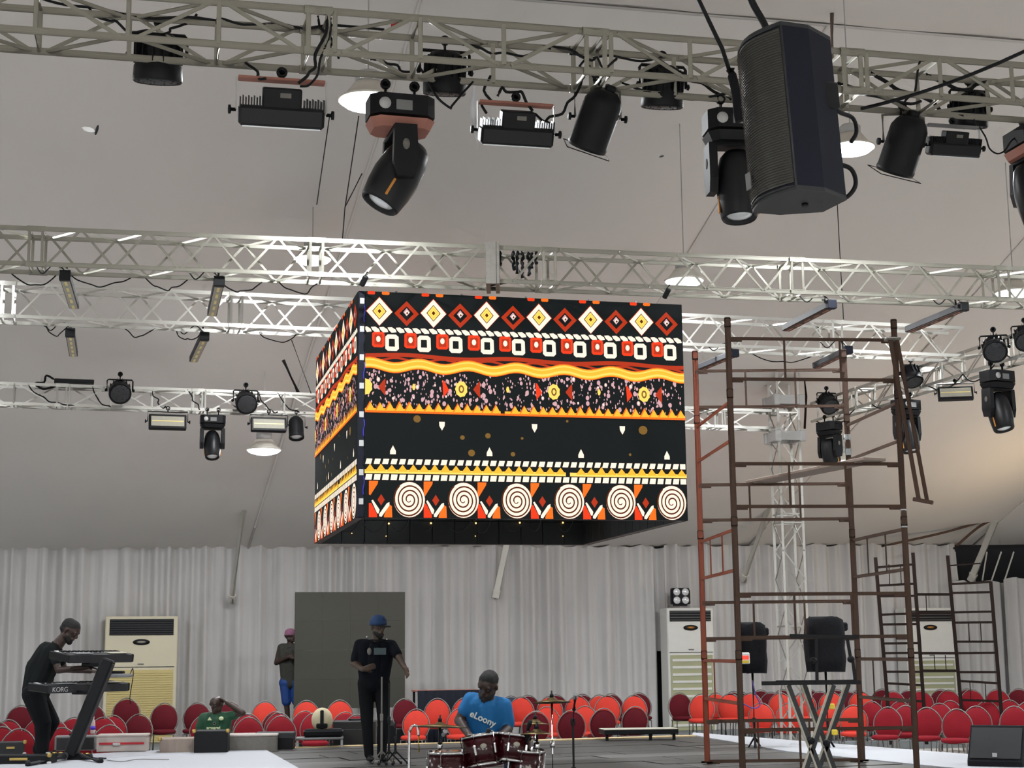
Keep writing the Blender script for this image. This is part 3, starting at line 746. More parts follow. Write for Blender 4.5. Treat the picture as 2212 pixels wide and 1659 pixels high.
def par_wash(p, yaw, tilt, label, s=1.0):
    t = thing('wash_lamp', label, 'stage lamp', mx=TR(p, yaw, s=s), group='round LED wash lamps')
    clamp_part(t, 0)
    b = MB(); b.tube([(-.175, 0, -.24), (-.175, 0, -.10), (-.16, 0, -.08), (.16, 0, -.08), (.175, 0, -.10), (.175, 0, -.24)], .012, 6); b.build('yoke', 'black', t)
    hm = TR((0, 0, -.23), 0, tilt)
    b = MB(); b.lathe([(.001, .14), (.10, .135), (.125, .10), (.128, -.02), (.15, -.06), (.155, -.15), (.147, -.16), (.14, -.15), (.001, -.15)], 24, mx=hm); h = b.build('body', 'black', t)
    for k in range(14):
        a = 2 * pi * k / 14; b = MB(); b.box((.14 * cos(a), .14 * sin(a), .03), (.035, .006, .15), mx=hm @ M.Rotation(0, 4, 'Z')) if False else b.box((.135, 0, .03), (.034, .005, .15), mx=hm @ M.Rotation(a, 4, 'Z')); b.build('cooling_fin', 'black', h)
    b = MB(); b.lathe([(.138, -.152), (.12, -.158), (.001, -.162)], 20, mx=hm); l = b.build('lens_plate', 'dark_grey', h)
    for rr_, n in ((.04, 6), (.085, 12), (.122, 18)):
        for k in range(n):
            a = 2 * pi * k / n; b = MB(); b.ball((rr_ * cos(a), rr_ * sin(a), -.157), .008, n=6, m=4, mx=hm)
            if k % 2 == 0: b.build('led_lens', 'black_gloss', l)
    for sx in (-1, 1): b = MB(); b.lathe([(.02, 0), (.024, .02), (.001, .03)], 8, mx=M(((0, 0, sx, sx * .176), (0, 1, 0, 0), (1, 0, 0, -.23), (0, 0, 0, 1)))); b.build('knob', 'black', t)
    return t
def flood(p, yaw, tilt, label, s=1.0, bar='terracotta', face=False):
    t = thing('flood_bar_lamp', label, 'stage lamp', mx=TR(p, yaw, s=s), group='wide LED flood lamps')
    clamp_part(t, 0, z1=-.05)
    b = MB(); b.box((0, 0, -.055), (.56, .07, .02), ch=.004); b.build('bracket_bar', bar, t)
    for sx in (-1, 1):
        b = MB(); b.box((sx * .29, 0, -.16), (.008, .03, .22)); b.build('bracket_arm', 'light_grey', t)
        b = MB(); b.lathe([(.012, 0), (.012, .03), (.03, .034), (.03, .05), (.001, .052)], 10, mx=M(((0, 0, sx, sx * .29), (0, 1, 0, 0), (1, 0, 0, -.27), (0, 0, 0, 1)))); b.build('knob', 'black', t)
    hm = TR((0, 0, -.27), 0, tilt)
    b = MB(); b.box((0, 0, -.03), (.55, .15, .13), ch=.018, mx=hm); h = b.build('housing', 'black_gloss', t)
    b = MB(); b.box((0, 0, .09), (.25, .12, .13), ch=.008, mx=hm); d_ = b.build('driver_box', 'black', t)
    b = MB(); b.box((.02, -.062, .11), (.07, .004, .03), mx=hm); b.build('label_plate', 'dust', d_)
    for k in range(16):
        x = -.265 + .018 * (k if k < 8 else k + 15 - .2); b = MB(); b.box((x, 0, .055), (.005, .11, .06 + .02 * (k % 2)), mx=hm); b.build('cooling_fin', 'black', h)
    b = MB(); b.box((0, 0, -.097), (.50, .12, .008), mx=hm); l = b.build('lens_window', 'lens', h)
    if face: b = MB(); b.box((0, 0, -.103), (.48, .012, .006), mx=hm); b.build('led_line', 'led_yellow', l)
    return t
def spot_can(p, yaw, tilt, label, s=1.0, frame=True, roll=0.0):
    t = thing('spot_lamp', label, 'stage lamp', mx=TR(p, yaw, s=s), group='long can spot lamps')
    clamp_part(t, 0)
    b = MB(); b.tube([(-.18, 0, -.30), (-.18, 0, -.08), (-.02, 0, -.06), (.18, 0, -.08), (.18, 0, -.30)], .011, 6); b.build('yoke', 'dust', t)
    hm = TR((0, 0, -.30), 0, tilt, roll)
    b = MB(); b.lathe([(.001, .22), (.085, .215), (.125, .17), (.15, .12), (.152, -.20), (.158, -.22), (.15, -.25), (.14, -.24), (.14, -.2), (.001, -.2)], 22, mx=hm); h = b.build('can', 'black', t)
    b = MB(); b.box((.02, .05, .235), (.08, .07, .05), ch=.01, mx=hm); b.build('plug_box', 'black', h)
    b = MB(); b.lathe([(.138, -.205), (.07, -.225), (.001, -.23)], 18, mx=hm); b.build('front_lens', 'lens', h)
    if frame:
        b = MB(); q = .17; b.tube([(q, q, -.26), (-q, q, -.26), (-q, -q, -.26), (q, -q, -.26)], .004, 5, closed=True, mx=hm); b.build('gel_frame', 'black', h)
    for sx in (-1, 1): b = MB(); b.lathe([(.012, 0), (.012, .03), (.03, .034), (.03, .05), (.001, .052)], 8, mx=M(((0, 0, sx, sx * .18), (0, 1, 0, 0), (1, 0, 0, -.3), (0, 0, 0, 1)))); b.build('knob', 'black', t)
    return t
def strobe(p, yaw, label, s=1.0, tilt=.0):
    t = thing('strobe_panel_lamp', label, 'stage lamp', mx=TR(p, yaw, s=s), group='white LED strobe panels')
    clamp_part(t, 0, z1=-.06)
    b = MB(); b.tube([(-.32, 0, -.22), (-.32, 0, -.06), (.32, 0, -.06), (.32, 0, -.22)], .009, 6); b.build('yoke', 'black', t)
    hm = TR((0, 0, -.22), 0, tilt)
    b = MB(); b.box((0, .03, 0), (.60, .10, .25), ch=.012, mx=hm); h = b.build('housing', 'black', t)
    b = MB(); b.box((0, -.024, 0), (.53, .012, .17), ch=.003, mx=hm); l = b.build('diffuser', 'lens_dull', h)
    b = MB(); b.box((0, -.031, .0), (.50, .004, .018), mx=hm); b.build('led_line', 'led_yellow', l)
    for sx in (-1, 1): b = MB(); b.lathe([(.012, 0), (.012, .02), (.028, .024), (.028, .04), (.001, .042)], 8, mx=M(((0, 0, sx, sx * .32), (0, 1, 0, 0), (1, 0, 0, -.22), (0, 0, 0, 1)))); b.build('knob', 'black', t)
    return t
A1 = atan2(T1['u'].y, T1['u'].x)
par_wash(tp(T1, 344, 1) + T1['n'] * .14 + UZ * .03, A1, .22, 'round LED wash lamp at the far left end behind the nearest truss', 1.16)
flood(tp(T1, 612, 2) + T1['n'] * .1 - UZ * .14, A1, radians(22), 'wide LED flood lamp with cooling fins, leftmost under the nearest truss', 1.10)
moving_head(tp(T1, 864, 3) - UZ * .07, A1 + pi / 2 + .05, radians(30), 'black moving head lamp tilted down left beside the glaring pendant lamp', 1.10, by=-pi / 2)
par_wash(tp(T1, 966, 1) + T1['n'] * .10 + UZ * .04, A1, .25, 'round LED wash lamp behind the nearest truss, right of the first moving head', 1.08)
flood(tp(T1, 1114, 3) - UZ * .10, A1, radians(26), 'wide LED flood lamp hung crooked with cables, between moving head and can spot', 1.02)
spot_can(tp(T1, 1290, 3) + UZ * .08, A1, radians(30), 'long can spot lamp with wire gel frame, left of the hanging loudspeaker', 1.0, roll=radians(16))
par_wash(tp(T1, 1441, 1) + T1['n'] * .12 + UZ * .06, A1, .25, 'round LED wash lamp partly hidden by the truss, left of the hanging loudspeaker', 1.08)
moving_head(tp(T1, 1586, 3) + UZ * .0, A1 - .1, radians(-6), 'black moving head lamp pointing straight down beside the hanging loudspeaker', 1.1, 'black')
spot_can(tp(T1, 1950, 3) + UZ * .04, A1, radians(30), 'long can spot lamp with wire gel frame, right of the hanging loudspeaker', 1.0, roll=radians(10))
flood(tp(T1, 2056, 3) - UZ * .05, A1, radians(22), 'wide LED flood lamp at the right, beside the second can spot', .80, 'grey')
par_wash(tp(T1, 2112, 1) + T1['n'] * .15 + UZ * .05, A1, .25, 'round LED wash lamp at the right end behind the nearest truss', 1.0)
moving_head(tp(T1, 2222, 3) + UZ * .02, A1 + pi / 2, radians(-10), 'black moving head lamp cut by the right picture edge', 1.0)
# LED bars under the two middle trusses
def led_bar(p_near, p_far, label, wd=.115, cap='black', nm='led_bar_lamp', body='dark_grey', tip='black', lens='lens_dull'):
    a = V(p_near); c = V(p_far); d = (c - a); L_ = d.length; y = d.normalized(); x = y.cross(UZ).normalized(); z = x.cross(y)
    t = thing(nm, label, 'stage lamp', mx=M(((x.x, y.x, z.x, a.x), (x.y, y.y, z.y, a.y), (x.z, y.z, z.z, a.z), (0, 0, 0, 1))), group='LED bar lamps')
    b = MB(); b.box((0, L_ / 2, 0), (wd, L_, wd * .75), ch=.008); h = b.build('housing', body, t)
    b = MB(); b.box((0, L_ / 2, -wd * .39), (wd * .8, L_ * .96, .01)); l = b.build('lens_cover', lens, h)
    for k in range(5): b = MB(); b.box((0, L_ * (.1 + .2 * k), -wd * .40), (wd * .25, L_ * .12, .012)); b.build('led_strip', 'led_yellow' if lens == 'lens_dull' else 'terracotta', l)
    b = MB(); b.box((0, -.03, .0), (wd * 1.08, .08, wd * 1.0), ch=.006); b.build('end_cap', tip, t)
    b = MB(); b.tube([(0, .12, .04), (0, .14, .16)], .02, 6); b.build('clamp', 'black', t)
    b = MB(); b.tube(spline([(0, .0, .06), (-.12, .05, .16), (-.25, .1, .05), (-.33, .15, .14)], 4), .008, 5); b.build('power_lead', 'black', t)
    return t
def bar_at(xn, yn, xf, yf, T, label, z=None, **k):
    c = T['A'] + T['n'] * .1; z = ZTM - T['h'] - .10 if z is None else z
    return led_bar(atz(xn, yn, z), atz(xf, yf, z - .03), label, **k)
bar_at(141, 597, 160, 660, T2, 'LED bar lamp end-on under the middle truss, far left')
bar_at(473, 610, 458, 676, T2, 'LED bar lamp end-on under the middle truss, nearer the LED cube')
bar_at(152, 720, 159, 764, T3, 'LED bar lamp end-on under the second truss, far left')
bar_at(441, 728, 418, 776, T3, 'LED bar lamp end-on under the second truss, nearer the LED cube')
bar_at(1793, 659, 1697, 709, T2, 'LED bar lamp hung askew above the near scaffold', body='dark_grey', lens='rust', wd=.11, tip='navy')
bar_at(2078, 664, 1962, 712, T2, 'LED bar lamp hung askew right of the near scaffold top', body='dark_grey', lens='rust', wd=.11)
bar_at(1584, 764, 1514, 793, T3, 'LED bar lamp just right of the LED cube', body='dark_grey', lens='rust', wd=.11, tip='navy')
bar_at(1830, 757, 1762, 790, T3, 'LED bar lamp behind the upper part of the near scaffold', body='dark_grey', lens='rust', wd=.11, tip='navy')
# far truss lamps
A4 = atan2(T4['u'].y, T4['u'].x); A5 = atan2(T5['u'].y, T5['u'].x)
par_wash(tp(T4, 258, 0) - T4['n'] * .2 + UZ * .18, A4, radians(-62), 'round LED wash lamp on the far truss facing us, left one', 1.15)
par_wash(tp(T4, 528, 0) - T4['n'] * .2 + UZ * .08, A4, radians(-62), 'round LED wash lamp on the far truss facing us, nearer the LED cube', 1.15)
strobe(tp(T4, 363, 2), A4, 'white LED strobe panel under the far truss, left one', 1.0, -.25)
strobe(tp(T4, 581, 2), A4, 'white LED strobe panel under the far truss, nearer the LED cube', .97, -.25)
moving_head(tp(T4, 460, 2), A4, radians(-18), 'black moving head lamp between the two white strobe panels', .92, 'black')
spot_can(tp(T4, 640, 2), A4, radians(-18), 'short black fresnel spot at the left edge of the LED cube', .82, False)
par_wash(tp(T5, 1792, 0) - T5['n'] * .0 + UZ * .12 + V((-.1, -.25, 0)), A4, radians(-50), 'round LED wash lamp on the slanting truss, leftmost', 1.05)
par_wash(tp(T5, 1972, 0) + UZ * .10 + V((-.1, -.25, 0)), A4, radians(-30), 'round LED wash lamp on the slanting truss behind the scaffold post', 1.0)
par_wash(tp(T5, 2150, 0) + UZ * .12 + V((-.1, -.25, 0)), A4 - .5, radians(-55), 'round LED wash lamp on the slanting truss, tilted to the left', 1.1)
par_wash(tp(T5, 2216, 0) + UZ * .1 + V((-.1, -.25, 0)), A4 - .5, radians(-50), 'round LED wash lamp on the slanting truss cut by the right edge', 1.0)
moving_head(tp(T5, 1790, 2), A4 + pi / 2 + .3, radians(-14), 'black moving head lamp behind the scaffold, next to the back tower', 1.02, 'black')
moving_head(tp(T5, 1955, 2) - UZ * .02, A4 + .3, radians(-12), 'black moving head lamp half hidden by the leaning scaffold brace', 1.06, 'black')
moving_head(tp(T5, 2152, 2), A4 + .2, radians(-14), 'black moving head lamp under the slanting truss near the right edge', 1.1, 'black')
strobe(tp(T5, 2062, 2) - UZ * .06, A4 - .45, 'white LED strobe panel under the slanting truss', .85, -.35)
# small gear on the middle truss
for x, y, lb in ((786, 607, 'small black camera clamp at the upper left corner of the LED cube'), (1440, 634, 'small black clamp at the upper right corner of the LED cube')):
    q = onpl(x, y, T2['A'] - T2['n'] * .04, T2['n']); t = thing('truss_clamp', lb, 'clamp', q)
    b = MB(); b.box((0, 0, 0), (.06, .06, .13), ch=.012, mx=TR((0, 0, 0), 0, .4, .5)); b.build('jaw', 'black', t)
    b = MB(); b.tube([(0, 0, .05), (.04, .02, .11)], .012, 6); b.build('bolt', 'black', t)
# ------------------------------------------------------------------ hanging loudspeaker
YS = 8.9
sp = at(1721, 262, YS); hh = (at(1712, 85, YS).z - at(1712, 432, YS).z)
SPK = thing('hanging_loudspeaker', 'large black loudspeaker with curved grille hanging before the nearest truss', 'loudspeaker', mx=M.Translation(sp) @ M.Rotation(radians(-5.5), 4, 'Y') @ M.Rotation(radians(-66), 4, 'Z') @ M.Rotation(radians(-3), 4, 'X'))
wd, dp = .46, .42
fr = [(-wd / 2 + wd * k / 8, -dp / 2 - .07 * sin(pi * k / 8)) for k in range(9)]
pl = fr + [(wd / 2, -.02), (wd * .26, dp / 2), (-wd * .26, dp / 2), (-wd / 2, -.02)]
b = MB(); b.prism(pl, -hh / 2, hh / 2); b.build('cabinet', 'navy', SPK)
gr = [(x * .97, y - .012) for x, y in fr]; pg_ = gr + [(x, y + .01) for x, y in gr[::-1]]
b = MB(); b.prism(pg_, -hh / 2 + .03, hh / 2 - .03); g_ = b.build('grille', 'grille', SPK)
for k in range(58):
    z = -hh / 2 + .045 + k * (hh - .09) / 57
    b = MB(); b.tube([(x, y - .003, z) for x, y in gr], .0035, 4); b.build('grille_rib', 'grille', g_)
b = MB(); b.tube([(-wd / 2 * .99, -dp / 2 - .002, -hh / 2 + .01)] + [(x, y - .006, -hh / 2 + .012) for x, y in fr[1:-1]] + [(wd / 2 * .99, -dp / 2, -hh / 2 + .01), (wd / 2 * .99, -dp / 2, hh / 2 - .01)] + [(x, y - .006, hh / 2 - .012) for x, y in fr[-2:0:-1]] + [(-wd / 2 * .99, -dp / 2, hh / 2 - .01)], .008, 5, closed=True); b.build('grille_rim', 'dark_grey', SPK)
b = MB(); b.box((-.12, -dp / 2 - .085, -hh / 2 + .14), (.05, .006, .10), mx=M.Identity(4)); b.build('badge', 'grey', SPK)
b = MB(); b.box((wd / 2 - .06, .13, .12), (.02, .14, .16), ch=.008, mx=TR((-.01, 0, 0), radians(0))); b.build('handle_recess', 'black_gloss', SPK)
for z in (-1, 1):
    b = MB(); b.prism([(x * 1.005, y * 1.005) for x, y in pl], z * hh / 2 - .012, z * hh / 2 + .012); b.build('end_plate', 'dark_grey', SPK)
b = MB(); b.lathe([(.02, 0), (.02, .02), (.001, .022)], 8, mx=TR((0, 0, -hh / 2 - .03))); b.build('pole_socket', 'black', SPK)
def cable(label, pts, r=.012, m='black', nm='cable', grp=None):
    o = MB().tube(pts, r, 6).build(nm, m); return tag(o, label, 'cable', grp)
top = sp + UZ * hh * .46
cable('black sling rising from the top of the hanging loudspeaker', spline([at(1672, 100, YS - .1), at(1650, 50, YS), at(1625, 5, YS), at(1608, -40, YS), at(1560, -150, YS), at(1500, -300, YS), V((at(1460, -300, YS).x, YS, 8.2))], 5), .022, 'black', 'sling')
cable('twin black rope from the upper left to the truss beside the loudspeaker', [V((at(1420, -200, 10.3).x, 10.3, 8.4)), at(1500, -20, 10.6), at(1560, 105, 10.8), at(1578, 160, 10.9)], .016, 'black', 'rope')
cable('black strap hanging beside the left edge of the loudspeaker', spline([at(1578, 150, 10.9), at(1590, 200, 10.9), at(1594, 245, 10.9), at(1598, 262, 10.9)], 4), .035, 'black_soft', 'strap')
cable('black cable looping from behind the loudspeaker to its bottom', spline([at(1800, 352, 9.1), at(1838, 365, 9.15), at(1848, 400, 9.15), at(1825, 428, 9.15), at(1790, 424, 9.1)], 6), .014)
cable('short black cable curving off the rear of the loudspeaker', spline([at(1745, 180, 8.72), at(1785, 205, 8.9), at(1810, 240, 9.0), at(1842, 255, 9.1), at(1850, 285, 9.1), at(1838, 308, 9.1)], 6), .013)
cable('black rope crossing to the truss from the upper right edge', [at(2760, -96, 10.4)] + sag(at(2260, 88, 11), at(1860, 235, 11.8), .05, 8), .014, 'black', 'rope')
# ------------------------------------------------------------------ loose cables on the trusses
def tcab(T, x0, x1, k0, k1, drop, label, r=.010, up0=0., up1=0., wob=.03, off=0.):
    a = tp(T, x0, k0) + UZ * up0 - T['n'] * off; c = tp(T, x1, k1) + UZ * up1 - T['n'] * off
    return cable(label, spline(sag(a, c, drop, 6, wob), 3), r, grp='loose cables on the trusses')
random.seed(21)
tcab(T1, 80, 470, 1, 1, .05, 'cable along the top rear chord of the nearest truss at its left end', up0=.09, up1=.02)
tcab(T1, 470, 830, 1, 1, .04, 'cable along the top rear chord above the leftmost flood lamp', up0=.05, up1=.05)
tcab(T1, 190, 330, 1, 1, .05, 'cable drooping to the far left wash lamp', up0=.05, up1=-.1)
tcab(T1, 350, 425, 1, 1, .03, 'cable leaving the far left wash lamp to the right', up0=-.12, up1=.06)
tcab(T1, 535, 575, 3, 2, .05, 'cable from the truss down to the left side of the leftmost flood lamp', up0=.05, up1=-.23, r=.011)
tcab(T1, 706, 645, 2, 2, .12, 'cable loop down to the right side of the leftmost flood lamp', up0=.28, up1=-.25, r=.012)
tcab(T1, 714, 650, 2, 2, .14, 'second cable loop right of the leftmost flood lamp', up0=.26, up1=-.27, r=.009)
tcab(T1, 690, 735, 0, 2, .02, 'coiled cable hanging on the front of the nearest truss left of the glaring lamp', off=-.1)
tcab(T1, 800, 905, 3, 3, .03, 'bunch of cables above the first moving head', up0=.12, up1=.1)
tcab(T1, 905, 1022, 3, 3, .24, 'long cable loop from the first moving head to the crooked flood lamp', up0=.1, up1=.0, r=.009)
tcab(T1, 1000, 1190, 1, 1, .05, 'cable sagging inside the nearest truss above the crooked flood lamp', up0=-.02)
tcab(T1, 1190, 1430, 1, 1, .05, 'cable sagging inside the nearest truss above the can spot', up0=.02)
tcab(T1, 1060, 1050, 3, 3, .02, 'cable dropping into the left side of the crooked flood lamp', up0=.06, up1=-.24, r=.011, wob=.05)
tcab(T1, 1075, 1150, 3, 3, -.10, 'cable arching over the crooked flood lamp', up0=-.1, up1=-.2, r=.012)
tcab(T1, 1262, 1155, 3, 3, .14, 'cable from the can spot to the crooked flood lamp', up0=.1, up1=-.22, r=.011)
tcab(T1, 1230, 1330, 2, 2, .04, 'knotted cable on the truss above the can spot', up0=.12, up1=.1, wob=.07)
tcab(T1, 1260, 1300, 1, 3, .0, 'cable tangle hanging above the can spot', wob=.08)
tcab(T1, 1340, 1600, 3, 3, .06, 'cable sagging between the can spot and the loudspeaker', up0=.08, up1=.06)
tcab(T1, 1400, 1580, 1, 3, .02, 'cable crossing the truss left of the loudspeaker', r=.012)
tcab(T1, 1810, 1990, 2, 3, .05, 'black cable crossing the truss right of the loudspeaker', up0=.05, up1=.1, r=.013)
tcab(T1, 1880, 2080, 1, 3, .03, 'thick cable bundle running down to the right flood lamp', r=.016)
tcab(T1, 2000, 2130, 1, 1, .09, 'cable bundle lying on the rear chord at the right', up0=.02, r=.016)
tcab(T1, 2100, 2200, 3, 3, .22, 'thin cable drooping to the moving head at the right edge', up0=.0, up1=-.12, r=.007)
tcab(T1, 1990, 1945, 0, 3, .02, 'cable dropping to the right can spot', up1=-.05)
for x0, x1, lb in ((20, 125, 'cable loop under the middle truss at the far left'), (150, 290, 'cable sagging between middle truss joints at the left'), (310, 410, 'double cable loop under the middle truss right of its first joint'), (475, 570, 'cable loop beside the second end-on LED bar lamp'), (600, 690, 'cable resting under the middle truss near the LED cube')):
    tcab(T2, x0, x1, 3, 3, .14, lb, r=.008)
for x0, x1, lb in ((90, 150, 'cable curve beside the far left bar lamp of the second truss'), (265, 335, 'cable loop under the second truss in the left middle'), (380, 436, 'cable loop leading to the second truss bar lamp near the LED cube'), (560, 640, 'cable under the second truss close to the LED cube'), (1620, 1760, 'long slack cable between the two right bar lamps of the second truss')):
    tcab(T3, x0, x1, 3, 3, .13, lb, r=.008)
for x0, x1, lb in ((60, 160, 'cable tangle on the far truss at the left'), (200, 240, 'cable curve left of the far wash lamp'), (330, 360, 'cable loop inside the far truss above the left strobe panel'), (405, 450, 'cable loop leading to the far moving head'), (560, 600, 'cable loop above the right strobe panel'), (600, 660, 'cable loop above the short fresnel spot')):
    tcab(T4, x0, x1, 0, 2, .10, lb, r=.011)
for x0, x1, lb in ((1760, 1850, 'cable loop on the slanting truss above the first moving head'), (1880, 1950, 'cable loop on the slanting truss behind the scaffold'), (2000, 2080, 'cable loop above the slanting truss strobe panel'), (2080, 2150, 'cable loop beside the last moving head of the slanting truss')):
    tcab(T5, x0, x1, 2, 2, .15, lb, r=.010)
# black gear box lying on the far truss
q = tp(T4, 160, 0); t = thing('power_box', 'flat black power box lying on the far truss among cables', 'power box', q + UZ * .05)
b = MB(); b.box((0, .1, .03), (.62, .2, .06), ch=.01, mx=TR((0, 0, 0), A4)); b.build('case', 'black', t)
b = MB(); b.tube(spline([(-.3, 0, .04), (-.45, 0, .12), (-.5, .05, .02), (-.62, 0, .0), (-.5, 0, -.1), (-.3, 0, -.06)], 4), .018, 5); b.build('cable_tail', 'black', t)
# steel wires from the lining
for pts, lb in ((((712, 250, 20), (676, 498, 24)), 'thin wire down the left seam of the tent lining'), (((775, 250, 20), (745, 450, 20.5), (738, 540, 20.5)), 'thin wire with a knot hanging above the left end of the LED cube'),
                (((782, 375, 20), (745, 448, 20.5)), 'short wire end branching off the knotted wire'), (((1808, 430, 22), (1822, 690, 22)), 'thin wire hanging below the glaring lamp behind the loudspeaker'),
                (((630, 735, 25), (672, 850, 25)), 'thin wire slanting to the far truss left of the LED cube'), (((612, 778, 26), (645, 850, 26)), 'dark rope slanting to the far truss left of the LED cube')):
    o = MB().tube([at(*p) for p in pts], .008 if 'rope' not in lb else .03, 5).build('wire', 'dark_grey'); tag(o, lb, 'wire')
q = at(852, 48, 11.35); o = MB().prism([(-.03, -.01), (.03, -.01), (.02, .01), (-.02, .01)], -.05, .05).build('red_ribbon', 'red_tape'); o.location = q - T1['n'] * .03; tag(o, 'scrap of red tape on the top chord of the nearest truss', 'tape')
# ================================================================== NEAR SCAFFOLD
SB = atz(1541, 1650, ZS); zt = at(1500, 758, SB.y).z
pBL = atz(1501, 758, zt); pBR = atz(1822, 755, zt); pFL = atz(1571, 686, zt); pFR = atz(1930, 690, zt)
print('scaf', SB, zt, pBL, pBR, pFL, pFR)
SC = thing('scaffold_tower', 'tall rusty steel scaffold tower on the right side of the stage', 'scaffold', (pFL.x, pFL.y, ZS))
def fl(p, z): return V((p.x, p.y, z))
zF = lambda y: at(1755, y, (pFL.y + pFR.y) / 2).z
zB = lambda y: at(1690, y, (pBL.y + pBR.y) / 2).z
for p, m in ((pBL, 'rust_red'), (pBR, 'rust'), (pFL, 'rust'), (pFR, 'rust')):
    zs = [ZS + .02, zF(1376) - .12, zF(1094) - .1, zF(820) - .1, zt]
    for a, c in zip(zs[:-1], zs[1:]):
        rod(SC, 'post', fl(p, a), fl(p, c), .033, m); rod(SC, 'coupler_sleeve', fl(p, c - .11), fl(p, c - .01), .036, 'rust_dark')
    rod(SC, 'base_plate', fl(p, ZS + .015), fl(p, ZS + .03), .07, 'rust_dark')
rod(SC, 'galvanised_sleeve', fl(pFR, zF(1140)), fl(pFR, zF(1100)), .035, 'galv')
rod(SC, 'galvanised_sleeve', fl(pBR, zB(985)), fl(pBR, zB(940)), .035, 'galv')
def hframe(a, c, z1, z0, m, nsp=2):
    d = (c - a)
    for z in (z1, z0):
        rod(SC, 'ledger', fl(a, z), fl(c, z), .0185, m)
        for s, e in ((0, .08), (.92, 1)): rod(SC, 'ledger_gusset', fl(a, z - .012) + V((d.x, d.y, 0)) * s, fl(a, z - .012) + V((d.x, d.y, 0)) * e, .025, m)
    for k in range(nsp):
        t = (k + 1) / (nsp + 1); q = a.lerp(c, t); rod(SC, 'spindle', fl(q, z0), fl(q, z1), .012, m)
fy = ((733, 820), (1002, 1094), (1283, 1376), (1575, 1668))
for y1, y0 in fy: hframe(pFL, pFR, zF(y1), zF(y0), 'rust')
for y1, y0 in ((800, 878), (1046, 1122), (1300, 1378), (1556, 1643)): hframe(pBL, pBR, zB(y1), zB(y0), 'rust' if y1 != 800 else 'rust', 2)
for y1, y0, n in ((922, 997, 0), (1171, 1250, 2), (1427, 1509, 1)):
    za, zb = at(1505, y1, pBL.y).z, at(1505, y0, pBL.y).z
    for a, c, m in ((pBL, pFL, 'rust_red'), (pBR, pFR, 'rust')):
        for z in (za, zb): rod(SC, 'side_rail', fl(a, z), fl(c, z), .019, m)
        for k in range(n): q = a.lerp(c, .3 + .35 * k); rod(SC, 'spindle', fl(q, zb), fl(q, za), .0085, m)
# plank and leaning brace
zp = zB(1046) + .045; b = MB(); pm = pBL.lerp(pBR, .62)
q1, q2 = pBL.lerp(pBR, .42), pFL.lerp(pFR, .80)
zp1 = zB(1046) + .02; zp2 = zF(1002) + .02
d = V((q2.x - q1.x, q2.y - q1.y, zp2 - zp1)); mxk = M.Translation(V((q1.x, q1.y, zp1)) + d * .5) @ M.Rotation(atan2(d.y, d.x), 4, 'Z') @ M.Rotation(-atan2(d.z, V((d.x, d.y)).length), 4, 'Y')
t = thing('scaffold_plank', 'weathered wooden plank laid across the scaffold bars', 'plank', mx=mxk)
b = MB(); b.box((0, 0, .018), (d.length + .25, .30, .036), ch=.005); b.build('board', 'ply', t)
for x in (-1, 1): b = MB(); b.box((x * d.length * .48, 0, -.004), (.05, .28, .012)); b.build('end_cleat', 'ply', t)
ta, tb_ = at(1922, 728, pFR.y - .12), at(1985, 1082, pFR.y - .1); ta2 = at(1938, 735, pFR.y - .1); tb2 = at(2003, 1084, pFR.y - .08)
t = thing('scaffold_brace', 'loose rusty tube brace hanging from the scaffold top, T bar at its end', 'brace', tb_)
rod(t, 'brace_tube', ta, tb_, .024, 'rust'); rod(t, 'brace_tube', ta2, tb2, .022, 'rust')
rod(t, 'cross_tube', at(1973, 1078, pFR.y - .1), at(2015, 1086, pFR.y - .22), .022, 'rust'); rod(t, 'tie_tube', tb_.lerp(ta, .3), tb2.lerp(ta2, .3), .010, 'rust')
b = MB(); b.box(tuple(at(1928, 733, pFR.y - .1)), (.16, .12, .03), ch=.006, mx=M.Translation((0, 0, 0))); b.build('rag_tie', 'dust', t, w=True)
# ================================================================== FAR SCAFFOLD
YF = 29.3
def fpt(x, y, dY=0): return at(x, y, YF + dY)
FS = thing('background_scaffold', 'dark scaffold frames standing before the drapes at the right', 'scaffold', V((fpt(1905, 1490).x, fpt(1905, 1490).y, 0)))
cols = [((1891, 1204), (1916, 1500), 0), ((1972, 1194), (1994, 1500), .0), ((2047, 1200), (2074, 1500), .3), ((2140, 1256), (2160, 1500), .3)]
cp = []
for (a, c, dY) in cols:
    A_, B_ = fpt(*a, dY), fpt(*c, dY); B_ = B_ + (B_ - A_) * (B_.z - .18) / (A_.z - B_.z); cp.append((A_, B_)); rod(FS, 'post', A_, B_, .034, 'rust_dark')
def fz(k, y):
    A_, B_ = cp[k]
    return bis_pt(A_, B_, y)
def bis_pt(A_, B_, y):
    lo, hi = 0., 1.
    for _ in range(40):
        m_ = (lo + hi) / 2
        if proj(A_.lerp(B_, m_))[1] < y: lo = m_
        else: hi = m_
    return A_.lerp(B_, lo)
for k0, k1, ys in ((0, 1, ((1226, 1219), (1265, 1261), (1288, 1287), (1328, 1325), (1349, 1348), (1390, 1389), (1411, 1410), (1451, 1451), (1476, 1480), (1512, 1515))), (2, 3, ((1262, 1257), (1281, 1279), (1323, 1321), (1345, 1344), (1386, 1386), (1411, 1410), (1452, 1452), (1471, 1476), (1512, 1515)))):
    for ya, yb in ys: rod(FS, 'ledger', fz(k0, ya), fz(k1, yb), .021, 'rust_dark')
rod(FS, 'ledger', fz(2, 1222), fpt(2118, 1217, .3), .014, 'rust_dark')
for y in (1284, 1324, 1411, 1449): rod(FS, 'tie_bar', fz(1, y), fz(2, y), .024, 'rust_dark')
